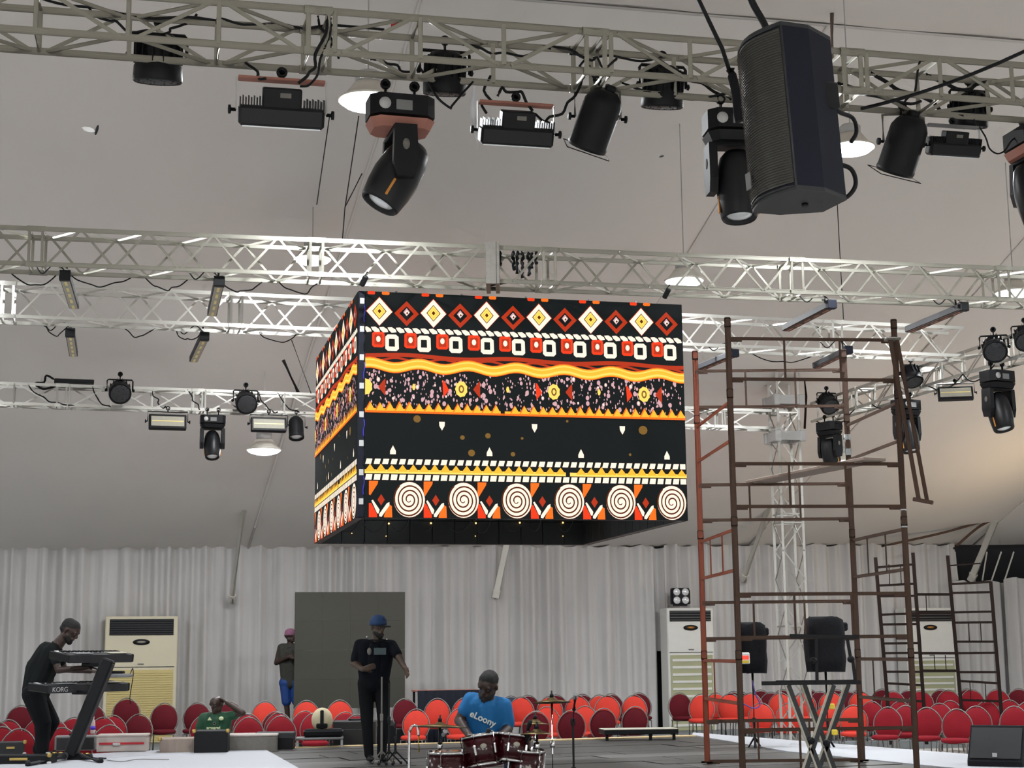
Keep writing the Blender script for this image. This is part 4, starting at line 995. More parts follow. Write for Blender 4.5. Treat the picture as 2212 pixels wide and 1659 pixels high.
for x, ya, yb, k in ((1945, 1219, 1263, 0), (2092, 1346, 1386, 2), (2118, 1346, 1386, 2), (1920, 1219, 1263, 0), (2000, 1284, 1324, 1), (2018, 1415, 1450, 1), (2042, 1415, 1450, 1), (2095, 1474, 1510, 2), (2128, 1474, 1510, 2)):
    rod(FS, 'spindle', fpt(x, ya, .0 if k == 0 else .28), fpt(x + 2, yb, .0 if k == 0 else .28), .009, 'rust_dark')
# ================================================================== BACK WALL EQUIPMENT
def wallmx(x, y, off): q = onwall(x, y, off); return TR((q.x, q.y, 0), YAW)
def ac_unit(xc, yt, wpx, off, label, body, lv, cols, y_lv, y_gr, dark_slats, pl=PZ):
    q = onwall(xc, yt, off); sc = (q - EYE).dot(FW) / FPX; W_ = wpx * sc / cos(YAW); H_ = q.z - pl
    t = thing('air_conditioner', label, 'air conditioner', mx=TR((q.x, q.y, pl), YAW))
    zl_ = onwall(xc, y_lv, off).z - pl; zg0 = onwall(xc, y_gr, off).z - pl
    b = MB(); b.box((0, .27, H_ / 2), (W_, .5, H_), ch=.02); bd = b.build('cabinet', body, t)
    b = MB(); b.box((0, .015, (zg0 + H_ - .06) / 2), (W_ * .88, .02, H_ - .06 - zg0)); g = b.build('outlet_grille', 'black', t)
    n = 7 if not dark_slats else 4
    for k in range(n):
        z = zg0 + (k + .5) * (H_ - .06 - zg0) / n; b = MB(); b.box((0, -.0, z), (W_ * .87, .012, .022 if not dark_slats else .009), mx=M.Identity(4)); b.build('slat', 'dark_grey' if not dark_slats else 'grey', g)
    b = MB(); b.lathe([(.001, 0), (.16, 0), (.17, .012), (.12, .02), (.001, .02)], 24, sy=.36, mx=M(((1, 0, 0, 0), (0, 0, -1, .02), (0, 1, 0, zg0 - .14), (0, 0, 0, 1)))); lg = b.build('badge', 'black', t)
    b = MB(); b.lathe([(.001, .02), (.09, .024), (.001, .026)], 20, sy=.3, mx=M(((1, 0, 0, 0), (0, 0, -1, .02), (0, 1, 0, zg0 - .14), (0, 0, 0, 1)))); b.build('badge_centre', 'lens_dull' if cols > 1 else 'orange', lg)
    b = MB(); b.box((0, .012, zl_ + .03), (W_ * .92, .012, .012)); b.build('panel_joint', 'dark_grey', t)
    b = MB(); b.box((0, .012, zl_ / 2), (W_ * .9, .02, zl_ - .06)); p_ = b.build('intake_panel', lv, t)
    rows = 30 if cols > 1 else 10
    for c in range(cols):
        for r in range(rows):
            x = (c - (cols - 1) / 2) * W_ * .9 / cols; z = .06 + (r + .5) * (zl_ - .12) / rows
            b = MB(); b.box((x, -.004, z), (W_ * .9 / cols * .92, .014, (zl_ - .12) / rows * (.62 if cols > 1 else .34)), mx=M.Identity(4)); b.build('louvre', lv if cols > 1 else body, p_)
    b = MB(); b.box((0, .005, zl_ + .09), (.12, .012, .02)); b.build('name_plate', 'grey', t)
    return t
ac_unit(307, 1331, 149, .75, 'large cream floor standing air conditioner behind the keyboards', 'ac_cream', 'ac_yellow', 4, 1444, 1372, False)
ac_unit(1491, 1313, 103, .75, 'white air conditioner with olive louvres left behind the near scaffold', 'ac_white', 'ac_green', 1, 1412, 1342, True)
ac_unit(2008, 1313, 112, .75, 'white air conditioner behind the far scaffold frames', 'ac_white', 'ac_green', 1, 1424, 1342, True)
# four-lamp blinder on the middle air conditioner
q = onwall(1473, 1311, .75); t = thing('blinder_lamp', 'small square four-lamp blinder on top of the white air conditioner', 'stage lamp', mx=TR((q.x, q.y + .1, q.z + .02), YAW))
b = MB(); b.box((0, .08, .22), (.40, .16, .36), ch=.02); h = b.build('housing', 'black', t)
b = MB(); b.box((0, .08, .02), (.3, .1, .04)); b.build('foot', 'black', t)
for x in (-1, 1):
    for z in (-1, 1):
        b = MB(); b.lathe([(.085, .0), (.075, .012), (.001, .02)], 16, mx=TR((x * .1, 0, .22 + z * .09), 0, pi / 2)); b.build('reflector_bowl', 'lens', h)
    b = MB(); b.box((x * .215, .06, .2), (.02, .05, .3)); b.build('side_bracket', 'black', t)
# dark switched-off screen with its riser
mxr = TR((onwall(700, 1300, 3.6).x, onwall(700, 1300, 3.6).y, PZ), YAW)
t = thing('riser', 'low black riser under the dark grey screen', 'riser', mx=mxr)
b = MB(); b.box((.2, .9, .2), (3.6, 2.4, .4), ch=.01); b.build('deck', 'black', t)
for x in (-1.5, .2, 1.9): b = MB(); b.box((x, -.31, .18), (.06, .03, .36)); b.build('leg', 'grey', t)
qa, qb = onwall(638, 1279, 3.3), onwall(875, 1277, 3.3); zb_ = onwall(757, 1530, 3.3).z
t = thing('dark_screen', 'tall switched-off dark grey LED wall before the drapes', 'screen', V((qa.x, qa.y, zb_)))
mxs = TR((0, 0, 0), YAW); Wd = (qb - qa).dot(AX); Hd = qa.z - zb_
nc, nr = 4, 4
cabm = MB().box((0, .04, 0), (Wd / nc - .0012, .08, Hd / nr - .0012), 0, 0).mesh('screen_panel', 'screen_off')
for c in range(nc):
    for r in range(nr): obj('screen_panel', cabm, t, mxs @ M.Translation(((c + .5) * Wd / nc, 0, (r + .5) * Hd / nr)))
for x in (.15, Wd / 2, Wd - .15):
    b = MB(); b.box((x, .2, -(zb_ - PZ - .4) / 2 + Hd * .3), (.05, .05, (zb_ - PZ - .4) + Hd * .6)); b.build('support_post', 'black', t, mx=mxs)
# black draped table behind the drummer
qa = onwall(902, 1492, 4.6); qb = onwall(1037, 1488, 4.6); t = thing('draped_table', 'table under a black cloth with a red top edge, behind the drummer', 'table', V((qa.x, qa.y, PZ)))
Wd = (qb - qa).dot(AX); hz = qa.z - PZ
b = MB(); n = 40; vs = []; fs = []
for k in range(n + 1):
    x = Wd * k / n; f = .02 * sin(k * 1.3)
    vs += [(x, 0, hz), (x, -.02 + f, hz * .5), (x, -.03 + f * 1.6, .02)]
for k in range(n):
    for j in range(2): a = k * 3 + j; fs.append((a, a + 1, a + 4, a + 3))
b.add(vs, fs, 0, True); b.build('cloth_front', 'navy', t, mx=mxs); TABA, TABB = qa.copy(), qb.copy()
b = MB(); b.box((Wd / 2, .35, hz - .015), (Wd, .7, .03), ch=.005); b.build('table_top', 'terracotta', t, mx=mxs)
for x in (.04, Wd - .04):
    for y in (.05, .65): b = MB(); b.box((x, y, hz / 2), (.04, .04, hz - .04)); b.build('leg', 'black', t, mx=mxs)
# ================================================================== CHAIRS
def chair_proto(name, fab, rear):
    t = thing(name, 'x', 'chair')
    bk = TR((0, .20, .640), 0, radians(-9))
    b = MB(); n = 24; prof = []
    for s in (-1, 1):
        pass
    ring = [(.228 * cos(2 * pi * k / n), .262 * sin(2 * pi * k / n)) for k in range(n)]
    vs = [(x, -.012, z) for x, z in ring] + [(x * .86, -.04, z * .86) for x, z in ring] + [(0, -.047, 0)]
    fs = [(k, (k + 1) % n, n + (k + 1) % n, n + k) for k in range(n)] + [(n + k, n + (k + 1) % n, 2 * n) for k in range(n)]
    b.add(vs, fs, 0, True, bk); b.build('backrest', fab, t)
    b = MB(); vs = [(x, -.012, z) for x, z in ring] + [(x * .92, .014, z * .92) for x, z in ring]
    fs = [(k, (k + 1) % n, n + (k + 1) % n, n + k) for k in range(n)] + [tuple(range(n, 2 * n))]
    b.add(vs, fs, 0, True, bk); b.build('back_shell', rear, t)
    b = MB(); path = []
    for k in range(21):
        a = radians(-62) + k * radians(304) / 20
        zt_ = .268 * sin(a); x = .244 * cos(a)
        if sin(a) > .8: zt_ += .022 * (sin(a) - .8) / .2
        path.append((x, 0, zt_))
    b.tube(path, .0115, 6, mx=bk); b.build('back_frame', 'chair_metal', t)
    b = MB(); b.lathe([(.001, .40), (.19, .40), (.225, .425), (.225, .455), (.20, .475), (.001, .485)], 18, sx=1.0, sy=.98, mx=TR((0, -.03, 0))); b.build('seat', fab, t)
    b = MB(); b.tube([(-.19, -.2, .40), (.19, -.2, .40), (.19, .18, .40), (-.19, .18, .40)], .011, 5, closed=True); b.build('seat_frame', 'chair_metal', t)
    for sx in (-1, 1):
        b = MB(); b.tube([(sx * .19, -.2, .40), (sx * .205, -.23, 0)], .0115, 6); b.build('leg', 'chair_metal', t)
        b = MB(); b.tube([(sx * .105, .165, .44), (sx * .17, .18, .40), (sx * .195, .25, 0)], .0115, 6); b.build('leg', 'chair_metal', t)
    return t
protos = {}
ORD = ['first', 'second', 'third', 'fourth', 'fifth', 'sixth', 'seventh', 'eighth', 'ninth', 'tenth', 'eleventh', 'twelfth', 'thirteenth', 'fourteenth', 'fifteenth', 'sixteenth']
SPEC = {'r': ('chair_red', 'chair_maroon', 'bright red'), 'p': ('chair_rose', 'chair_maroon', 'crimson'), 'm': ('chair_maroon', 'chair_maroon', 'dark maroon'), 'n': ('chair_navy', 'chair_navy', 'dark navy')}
def chair_spot(x, yt):
    dy = yt - hor(x); Y = .975 * FPX / dy; P = at(x, yt, Y)
    if Y > plat_y(P.x) - .15:
        Y = max((.975 - PZ) * FPX / dy, plat_y(P.x) + .35); Y = min(Y, plat_y(P.x) + 4.3); P = at(x, yt, Y)
    return V((P.x, P.y - .15, 0))
def make_chair(P, kind, rz, label, group):
    P = V((P.x, P.y, PZ if P.y > plat_y(P.x) - .02 else 0.0)); mx = TR(P, rz); f, r, _ = SPEC[kind]
    if kind not in protos:
        t = chair_proto('banquet_chair', f, r); protos[kind] = t; t.matrix_world = mx; tag(t, label, 'chair', group); return t
    return dup(protos[kind], mx, label, group)
random.seed(3)
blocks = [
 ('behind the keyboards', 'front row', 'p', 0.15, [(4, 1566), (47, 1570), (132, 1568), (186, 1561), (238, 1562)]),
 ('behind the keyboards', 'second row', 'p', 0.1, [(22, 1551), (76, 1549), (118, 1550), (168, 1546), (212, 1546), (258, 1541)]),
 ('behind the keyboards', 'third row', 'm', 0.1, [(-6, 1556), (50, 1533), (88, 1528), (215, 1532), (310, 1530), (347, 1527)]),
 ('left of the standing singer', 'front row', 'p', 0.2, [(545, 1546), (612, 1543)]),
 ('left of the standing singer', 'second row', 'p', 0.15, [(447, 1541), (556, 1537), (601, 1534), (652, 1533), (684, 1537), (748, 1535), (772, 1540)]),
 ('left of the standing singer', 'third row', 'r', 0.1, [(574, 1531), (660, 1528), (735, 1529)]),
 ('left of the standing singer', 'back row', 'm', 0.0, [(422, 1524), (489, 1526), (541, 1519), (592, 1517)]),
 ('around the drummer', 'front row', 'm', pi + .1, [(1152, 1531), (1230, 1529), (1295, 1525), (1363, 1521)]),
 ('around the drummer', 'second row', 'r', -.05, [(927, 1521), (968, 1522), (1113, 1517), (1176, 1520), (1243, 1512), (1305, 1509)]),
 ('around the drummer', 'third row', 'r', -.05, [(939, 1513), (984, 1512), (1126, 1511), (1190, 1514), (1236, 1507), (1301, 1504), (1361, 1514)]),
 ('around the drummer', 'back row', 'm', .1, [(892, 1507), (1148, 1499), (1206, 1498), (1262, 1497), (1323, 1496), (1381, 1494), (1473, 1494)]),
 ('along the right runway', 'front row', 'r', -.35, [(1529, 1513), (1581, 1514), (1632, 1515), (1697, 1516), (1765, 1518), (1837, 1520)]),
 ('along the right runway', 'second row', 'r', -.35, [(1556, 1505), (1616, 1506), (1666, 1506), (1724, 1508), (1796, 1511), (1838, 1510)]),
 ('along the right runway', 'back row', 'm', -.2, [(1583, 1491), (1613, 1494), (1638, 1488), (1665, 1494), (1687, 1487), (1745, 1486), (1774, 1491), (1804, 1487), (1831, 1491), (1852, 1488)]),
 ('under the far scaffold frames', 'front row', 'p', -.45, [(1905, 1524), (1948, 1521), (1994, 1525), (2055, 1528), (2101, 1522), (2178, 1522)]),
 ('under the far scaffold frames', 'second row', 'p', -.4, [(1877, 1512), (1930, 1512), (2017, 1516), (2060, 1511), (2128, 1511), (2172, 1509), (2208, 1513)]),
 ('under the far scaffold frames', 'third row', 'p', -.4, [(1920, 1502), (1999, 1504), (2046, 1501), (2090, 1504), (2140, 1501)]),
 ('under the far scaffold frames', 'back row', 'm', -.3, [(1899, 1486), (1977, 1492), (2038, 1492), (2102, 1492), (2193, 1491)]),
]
todo = []
for where, row, kind, rz, lst in blocks:
    for k, (x, y) in enumerate(lst):
        lb = '%s oval-backed chair, %s from left, %s %s' % (SPEC[kind][2], ORD[k], row, where)
        todo.append([chair_spot(x, y), kind, rz + random.uniform(-.12, .12), lb, 'banquet chairs ' + where])
todo.append([chair_spot(1088, 1501), 'n', .05, 'single dark navy oval-backed chair right behind the drummer', 'banquet chairs around the drummer'])
fixed = [(V((tbx.x, tbx.y, 0)), .62)] + [(V((p[1].x, p[1].y, 0)), .34) for p in cp] + [(V((at(276, 1509, 28.2).x, 28.05, 0)), .6), (V((at(467, 1600, 22.7).x, 22.75, 0)), .75)] + [(V((TABA.x, TABA.y, 0)).lerp(V((TABB.x, TABB.y, 0)), f_) + AB * .3, .72) for f_ in (.05, .35, .65, .95)]
for it in range(120):       # keep real chairs from standing inside each other
    for i in range(len(todo)):
        for j in range(i + 1, len(todo)):
            d = todo[j][0] - todo[i][0]
            if abs(d.x) < .56 and d.length < .56:
                push = (.56 - d.length) * .35; v = V((d.x * .5, d.y if abs(d.y) > .02 else .02, 0)).normalized() * push
                todo[j][0] = todo[j][0] + v; todo[i][0] = todo[i][0] - v
        for q, r in fixed:
            d = todo[i][0] - q
            if d.length < r: todo[i][0] = todo[i][0] + d.normalized() * (r - d.length) * .6
        yb = plat_y(todo[i][0].x)          # not astride the platform edge, not inside the drapes
        if abs(todo[i][0].y - yb) < .34: todo[i][0].y += .05 if todo[i][0].y > yb else -.05
        todo[i][0].y = min(todo[i][0].y, yb + 4.6)
for P, kd, rz, lb, gr in todo: make_chair(P, kd, rz, lb, gr)
# two raised chairs stacked before the cream air conditioner
for k, (zo, lb) in enumerate(((0.0, 'lower dark maroon chair of the stack before the cream air conditioner'), (.16, 'upper dark maroon chair of the stack before the cream air conditioner'))):
    q = at(276, 1509, 28.2); f = SPEC['m']; dup(protos['m'], TR((q.x, q.y - .15, q.z - .92 - .16 + zo), .15), lb, 'stacked chairs')
q = at(276, 1509, 28.2); zc = q.z - .92 - .16
if zc > .02:
    t = thing('chair_dolly', 'low grey dolly under the stacked maroon chairs', 'dolly', mx=TR((q.x, q.y - .15, 0), .15))
    b = MB(); b.box((0, 0, zc - .03), (.55, .6, .05), ch=.008); b.build('deck', 'grey', t)
    for x in (-1, 1):
        for y in (-1, 1): b = MB(); b.lathe([(.03, -.015), (.045, -.01), (.045, .01), (.03, .015)], 12, mx=TR((x * .22, y * .25, .045), 0, 0, pi / 2)); b.build('wheel', 'black', t); b = MB(); b.box((x * .22, y * .25, (zc + .03) / 2), (.03, .03, max(.02, zc - .06))); b.build('caster_fork', 'grey', t)
# ================================================================== KEYBOARDS
import numpy as np
ZL = ZS + .018
kb = atz(160, 1641, ZL); KY = kb.y
KST = thing('keyboard_stand', 'black slanted column keyboard stand on the white deck', 'stand', kb)
ctop = at(236, 1424, KY + .05); cb = at(152, 1632, KY)
dcol = ctop - cb
mxc = M.Translation(cb - kb) @ rot_to(dcol)
b = MB(); b.box((0, 0, dcol.length / 2), (.17, .15, dcol.length), ch=.02, mx=mxc); b.build('column', 'black', KST)
b = MB(); b.box((0, 0, dcol.length / 2), (.155, .162, dcol.length * .96), ch=.02, mx=mxc); b.build('column_face', 'dark_grey', KST)
for (x0, y0, x1, y1) in ((150, 1630, 60, 1652), (160, 1628, 218, 1645), (140, 1632, 118, 1628)):
    a = atz(x0, y0, ZL + .06) - kb; c = atz(x1, y1, ZL + .015) - kb
    b = MB(); b.tube([a, c], [.045, .028], 8); f_ = b.build('foot', 'dark_grey', KST)
    b = MB(); b.lathe([(.03, -.012), (.034, 0), (.026, .05)], 10, mx=M.Translation(c)); b.build('rubber_tip', 'black', f_)
def keyboard(label, xc, yc, L_, dY, yaw, tilt, txt=None):
    q = at(xc, yc, KY + dY) + V((L_ / 2 * cos(yaw) - .2 * sin(yaw), L_ / 2 * sin(yaw) + .2 * cos(yaw), 0)); mx = TR(q, yaw, tilt)
    t = thing('keyboard', label, 'keyboard', mx=mx, group='stage keyboards')
    b = MB(); b.prism([(-.19, -.05), (.21, -.055), (.21, .045), (.10, .06), (-.02, .035), (-.19, .02)], -L_ / 2, L_ / 2, mx=M(((0, 0, 1, 0), (-1, 0, 0, 0), (0, 1, 0, 0), (0, 0, 0, 1)))); bd = b.build('case', 'dark_grey', t)
    for s in (-1, 1): b = MB(); b.box((s * (L_ / 2 + .012), -.01, .0), (.028, .42, .105), ch=.012); b.build('end_cheek', 'black', t)
    b = MB(); b.box((0, .10, .028), (L_ * .94, .17, .02)); kbd = b.build('key_bed', 'black', t)
    nk = 44
    for k in range(nk):
        b = MB(); b.box((-L_ * .46 + L_ * .92 * (k + .5) / nk, .115, .042), (L_ * .92 / nk - .002, .14, .016)); b.build('white_key', 'white', kbd)
        if k % 7 not in (2, 6): b = MB(); b.box((-L_ * .46 + L_ * .92 * (k + 1) / nk, .07, .055), (L_ * .010, .085, .014)); b.build('black_key', 'black', kbd)
    b = MB(); b.box((L_ * .30, -.12, .062), (.30, .14, .006)); b.build('control_panel', 'lens_dull', t)
    b = MB(); b.box((-L_ * .25, -.13, .060), (.26, .12, .006)); b.build('display', 'galv', t)
    if txt: words('lettering', txt, .085, 'light_grey', t, M.Translation((-L_ * .36, -.213, -.012)) @ M.Rotation(pi / 2, 4, 'X'), .002)
    return t
KYAW = radians(52)
keyboard('upper black keyboard on the slanted column stand', 150, 1418, .98, -.10, KYAW, radians(8))
keyboard('lower black keyboard on the slanted column stand', 104, 1486, 1.24, -.15, KYAW, radians(4), 'KORG')
for xa, ya in ((226, 1434), (205, 1494)):
    a = at(xa, ya, KY + .05); c = at(xa - 48, ya + 4, KY + .25); b = MB(); b.box((0, 0, 0), ((c - a).length, .05, .05), ch=.01, mx=M.Translation((a + c) / 2 - kb) @ M.Rotation(atan2((c - a).y, (c - a).x), 4, 'Z')); b.build('support_arm', 'black', KST)
q = at(258, 1461, KY + .55); t = thing('laptop_stack', 'small pile of black gear on the right end of the lower keyboard', 'gear', q)
b = MB(); b.box((0, 0, .01), (.30, .2, .05), ch=.012); b.build('box', 'grey', t); b = MB(); b.box((-.03, 0, .05), (.18, .14, .04), ch=.015); b.build('pouch', 'black_soft', t)
b = MB(); b.tube(spline([(.14, 0, .03), (.17, 0, .1), (.19, -.05, 0), (.17, -.1, -.25), (.18, -.1, -.35)], 4), .006, 5); b.build('lead', 'black', t)
for k, (x, y, lb) in enumerate(((118, 1638, 'dark sustain pedal and cable tangle at the foot of the keyboard stand'), (175, 1640, 'black pedal board with shiny caps beside the keyboard stand'))):
    q = atz(x, y, ZL); t = thing('pedal', lb, 'pedal', q)
    b = MB(); b.prism([(-.15, -.1), (.15, -.1), (.13, .1), (-.13, .1)], .0, .06, top=.9); b.build('base', 'black', t)
    for j in range(3): b = MB(); b.lathe([(.03, 0), (.03, .015), (.001, .02)], 10, mx=TR((-.08 + .08 * j, -.02, .06))); b.build('foot_switch', 'brass' if j else 'light_grey', t)
    b = MB(); b.tube(spline([(.12, -.05, .03), (.2, -.1, .02), (.26, -.02, .012), (.33, -.06, .012)], 4), .008, 5); b.build('lead', 'black', t)
cable('thin grey cable lying on the white deck right of the keyboard stand', spline([atz(225, 1641, ZL + .01), atz(262, 1645, ZL + .01), atz(300, 1640, ZL + .01), atz(365, 1641, ZL + .01)], 5), .006, 'grey')
# ================================================================== DRUM KIT
DY = 14.4
def drum(label, x, y, dia, dep, tiltx, tilty, name='tom_drum', z=None, badge=True, legs=False, axis=None):
    q = at(x, y, DY); t = thing(name, label, 'drum', mx=TR(q, 0, tiltx, tilty), group='wine red drums')
    R_ = dia / 2
    b = MB(); b.lathe([(R_, -dep / 2), (R_, dep / 2)], 32); b.build('shell', 'drum_red', t)
    for s in (-1, 1):
        b = MB(); b.lathe([(R_ + .004, s * (dep / 2 - .012)), (R_ + .013, s * (dep / 2 - .01)), (R_ + .013, s * (dep / 2 + .012)), (R_ + .002, s * (dep / 2 + .014)), (R_ - .006, s * (dep / 2 + .004))], 32); b.build('hoop', 'chrome', t)
        b = MB(); b.lathe([(.001, s * (dep / 2 + .003)), (R_ - .004, s * (dep / 2 + .002))], 24); b.build('drumhead', 'drumhead', t)
    for k in range(6):
        a = 2 * pi * k / 6 + .2; c, s_ = cos(a), sin(a)
        b = MB(); b.box(((R_ + .012) * c, (R_ + .012) * s_, 0), (.022, .022, dep * .36), ch=.005); lg = b.build('lug', 'chrome', t)
        b = MB(); b.tube([((R_ + .014) * c, (R_ + .014) * s_, -dep / 2 - .015), ((R_ + .014) * c, (R_ + .014) * s_, dep / 2 + .015)], .0045, 6); b.build('tension_rod', 'chrome', lg)
    if badge: b = MB(); b.lathe([(.03, 0), (.028, .004), (.001, .005)], 12, sy=.75, mx=TR((.02, -R_ - .002, .03), 0, pi / 2)); b.build('badge', 'lens_dull', t)
    return t
drum('wine red rack tom with chrome hoops, directly before the drummer', 1042, 1622, .335, .25, radians(-7), radians(-8))
drum('smaller wine red rack tom, right of the middle one', 1110, 1617, .30, .22, radians(-7), radians(7))
drum('wine red floor tom at the left of the drum kit', 970, 1668, .37, .34, 0, 0)
drum('wine red floor tom partly hidden at the right of the drum kit', 1136, 1662, .30, .34, radians(4), radians(6))
q = at(1075, 1690, DY + .2); t = thing('bass_drum', 'wine red bass drum low in the middle of the kit', 'drum', mx=TR((q.x, q.y, ZA + .27), 0, pi / 2), group='wine red drums')
b = MB(); b.lathe([(.26, -.2), (.26, .2)], 32); b.build('shell', 'drum_red', t)
for s in (-1, 1):
    b = MB(); b.lathe([(.262, s * .19), (.275, s * .19), (.275, s * .225), (.25, s * .225)], 32); b.build('hoop', 'drum_red', t)
    b = MB(); b.lathe([(.001, s * .205), (.255, s * .203)], 24); b.build('drumhead', 'black', t)
def cymbal(label, x, y, R_, tx, ty, foot=None, dY=0, bend=None):
    q = at(x, y, DY + dY); t = thing('cymbal_stand', label, 'cymbal', V((q.x, q.y, ZA)))
    mxq = TR((0, 0, q.z - ZA), 0, tx, ty)
    b = MB(); b.lathe([(.012, .030), (.03, .028), (.05, .010), (R_ * .6, .0), (R_, -.014), (R_, -.017), (R_ * .6, -.004), (.05, .006), (.012, .024)], 36, mx=mxq); b.build('cymbal', 'cymbal', t)
    b = MB(); b.lathe([(.018, .03), (.018, .06), (.008, .065), (.008, .09), (.001, .092)], 10, mx=mxq); b.build('wing_nut', 'black', t)
    b = MB(); b.tube([(0, 0, .25), (0, 0, q.z - ZA - .02)], .011, 8); b.build('pole', 'chrome', t)
    for zz in (.45, .75): b = MB(); b.lathe([(.022, zz), (.026, zz + .02), (.022, zz + .06)], 10); b.build('height_collar', 'chrome', t)
    for k in range(3):
        a = 2 * pi * k / 3 + .5; b = MB(); b.tube([(0, 0, .42), (.26 * cos(a), .26 * sin(a), .012)], .010, 6); lg = b.build('leg', 'chrome', t)
        b = MB(); b.ball((.26 * cos(a), .26 * sin(a), .016), .016, n=8, m=6); b.build('rubber_foot', 'black', lg)
    return t
cymbal('large dark crash cymbal on a chrome stand, left of the drummer', 950, 1567, .26, radians(-4), radians(2))
cymbal('bronze ride cymbal on a tall chrome stand, right of the drummer', 1192, 1514, .17, radians(-5), radians(-1), dY=.1)
cymbal('small splash cymbal at the right of the drummer', 1156, 1561, .12, radians(-3), 0, dY=.3)
cymbal('upper hi-hat pair on a stand at the right of the kit', 1160, 1582, .15, radians(-3), 0, dY=-.1)
# chrome goose-neck rack pipe at the left of the kit
t = thing('chrome_rack_pipe', 'bent chrome pipe standing at the left end of the drum kit', 'pipe', atz(884, 1900, ZA).lerp(at(884, 1600, DY), 1.0) * 1)
pb = at(884, 1640, DY); t.location = V((pb.x, pb.y, ZA)); base_ = t.location.copy()
pts = [V((pb.x, pb.y, ZA)), at(884, 1600, DY), at(886, 1578, DY), at(892, 1568, DY), at(902, 1570, DY), at(904, 1590, DY)]
b = MB(); b.tube(spline([p - base_ for p in pts], 5), .012, 8); b.build('pipe', 'chrome', t)
a = at(904, 1588, DY) - base_; c = at(905, 1625, DY) - base_; b = MB(); b.tube([a, c], .008, 6); b.build('yellow_rod', 'yellow_tape', t)
b = MB(); b.lathe([(.12, 0), (.12, .012), (.02, .03), (.001, .03)], 16); b.build('base', 'black', t)
# mic stands
def mic_stand(label, foot, topz, boom=None, mic=True, r=.010, name='microphone_stand', tri=True, m='black'):
    t = thing(name, label, 'stand', foot); f = V(foot)
    rod(t, 'pole', f + UZ * .2, V((f.x, f.y, topz)), r, m)
    rod(t, 'lower_tube', f + UZ * .12, f + UZ * ((topz - f.z) * .55), r * 1.5, m)
    for k in range(3):
        a = 2 * pi * k / 3 + .4; e = f + V((.15 * cos(a), .15 * sin(a), .015)); rod(t, 'leg', f + UZ * .16, e, .009, m); rod(t, 'rubber_foot', e - UZ * .012, e + UZ * .02, .016, 'black')
    rod(t, 'clutch', f + UZ * ((topz - f.z) * .5), f + UZ * ((topz - f.z) * .5 + .08), r * 2.2, m)
    if boom:
        tip = V(boom); s = V((f.x, f.y, topz)); rod(t, 'boom', s - (tip - s) * .35, tip, .008, m); rod(t, 'swivel', s - UZ * .03, s + UZ * .03, .022, m)
        if mic: d = (tip - s).normalized(); rod(t, 'microphone', tip, tip + d * .14, .018, 'black'); rod(t, 'mic_grille', tip + d * .14, tip + d * .19, .025, 'grey')
    return t
fq = at(1240, 1700, DY + .3); fq = V((fq.x, fq.y, ZA))
mic_stand('black boom microphone stand at the right of the drum kit', fq, at(1226, 1560, fq.y).z, at(1240, 1533, fq.y - .1))
fq = at(940, 1700, DY + .8); mic_stand('black microphone stand with short boom behind the left floor tom', V((fq.x, fq.y, ZA)), at(930, 1640, fq.y).z, at(950, 1612, fq.y - .1))
for k, (x, yt, lb, m) in enumerate(((832, 1462, 'slim dark grey straight microphone stand beside the standing singer', 'dust'), (840, 1475, 'second black straight microphone stand right of the singer', 'black'), (852, 1560, 'short black microphone stand right of the singer', 'black'))):
    f = atz(826 + 14 * k - (2 if k == 0 else 0), 1652, ZS); mic_stand(lb, f, at(x, yt, f.y).z, None, m=m, r=.009)
for x, y, lb in ((1143, 1566, 'small black clip microphone over the right tom'), (1140, 1590, 'tiny black clip microphone beside the right tom rim'), (1053, 1585, 'black clip microphone over the middle tom rim')):
    q = at(x, y, DY - .12); t = thing('clip_microphone', lb, 'microphone', q)
    b = MB(); b.lathe([(.001, .05), (.018, .045), (.022, .01), (.016, -.04), (.012, -.06), (.001, -.062)], 10, mx=TR((0, 0, 0), 0, .4, .3)); b.build('capsule', 'black', t)
    b = MB(); b.tube(spline([(0, 0, -.05), (.0, .03, -.09), (.02, .05, -.13)], 4), .006, 5); b.build('goose_neck', 'black', t)
# drum throne
q = at(1056, 1600, 15.25); t = thing('drum_stool', 'round black drum stool under the drummer', 'stool', V((q.x, q.y, ZA)))
b = MB(); b.lathe([(.001, .40), (.15, .40), (.165, .43), (.16, .47), (.001, .48)], 20); b.build('seat', 'black_soft', t)
b = MB(); b.tube([(0, 0, .2), (0, 0, .42)], .02, 8); b.build('post', 'chrome', t)
for k in range(3): a = 2 * pi * k / 3; b = MB(); b.tube([(0, 0, .32), (.22 * cos(a), .22 * sin(a), .012)], .012, 6); b.build('leg', 'chrome', t)
# ================================================================== X STAND AND COVERED SPEAKERS
XY = 14.3
xs0 = at(1752, 1475, XY); XS = thing('x_keyboard_stand', 'empty double X keyboard stand with an upper tier, before the scaffold', 'stand', V((xs0.x, xs0.y, ZS)))
zt_ = xs0.z
for dY in (0, .32):
    for (xa, xb) in ((1702, 1790), (1800, 1722)):
        sh = 48 if dY else 0
        a = at(xa + sh, 1478, XY) ; c = at(xb + sh * .9, 1700, XY); a = V((a.x, a.y + dY, zt_ - .02)); c = V((c.x, c.y + dY, ZS + .03))
        d = c - a; b = MB(); b.box((0, 0, d.length / 2), (.030, .05, d.length), ch=.004, mx=M.Translation(a - XS.location) @ rot_to(d)); b.build('leg', 'dark_grey', XS)
        b = MB(); b.box((0, 0, d.length / 2), (.030, .016, d.length), mx=M.Translation(a - XS.location + V((-.026, -.008, 0))) @ rot_to(d)); b.build('leg_highlight', 'lens_dull', XS)  # tan strip paints the highlight along the left of each leg
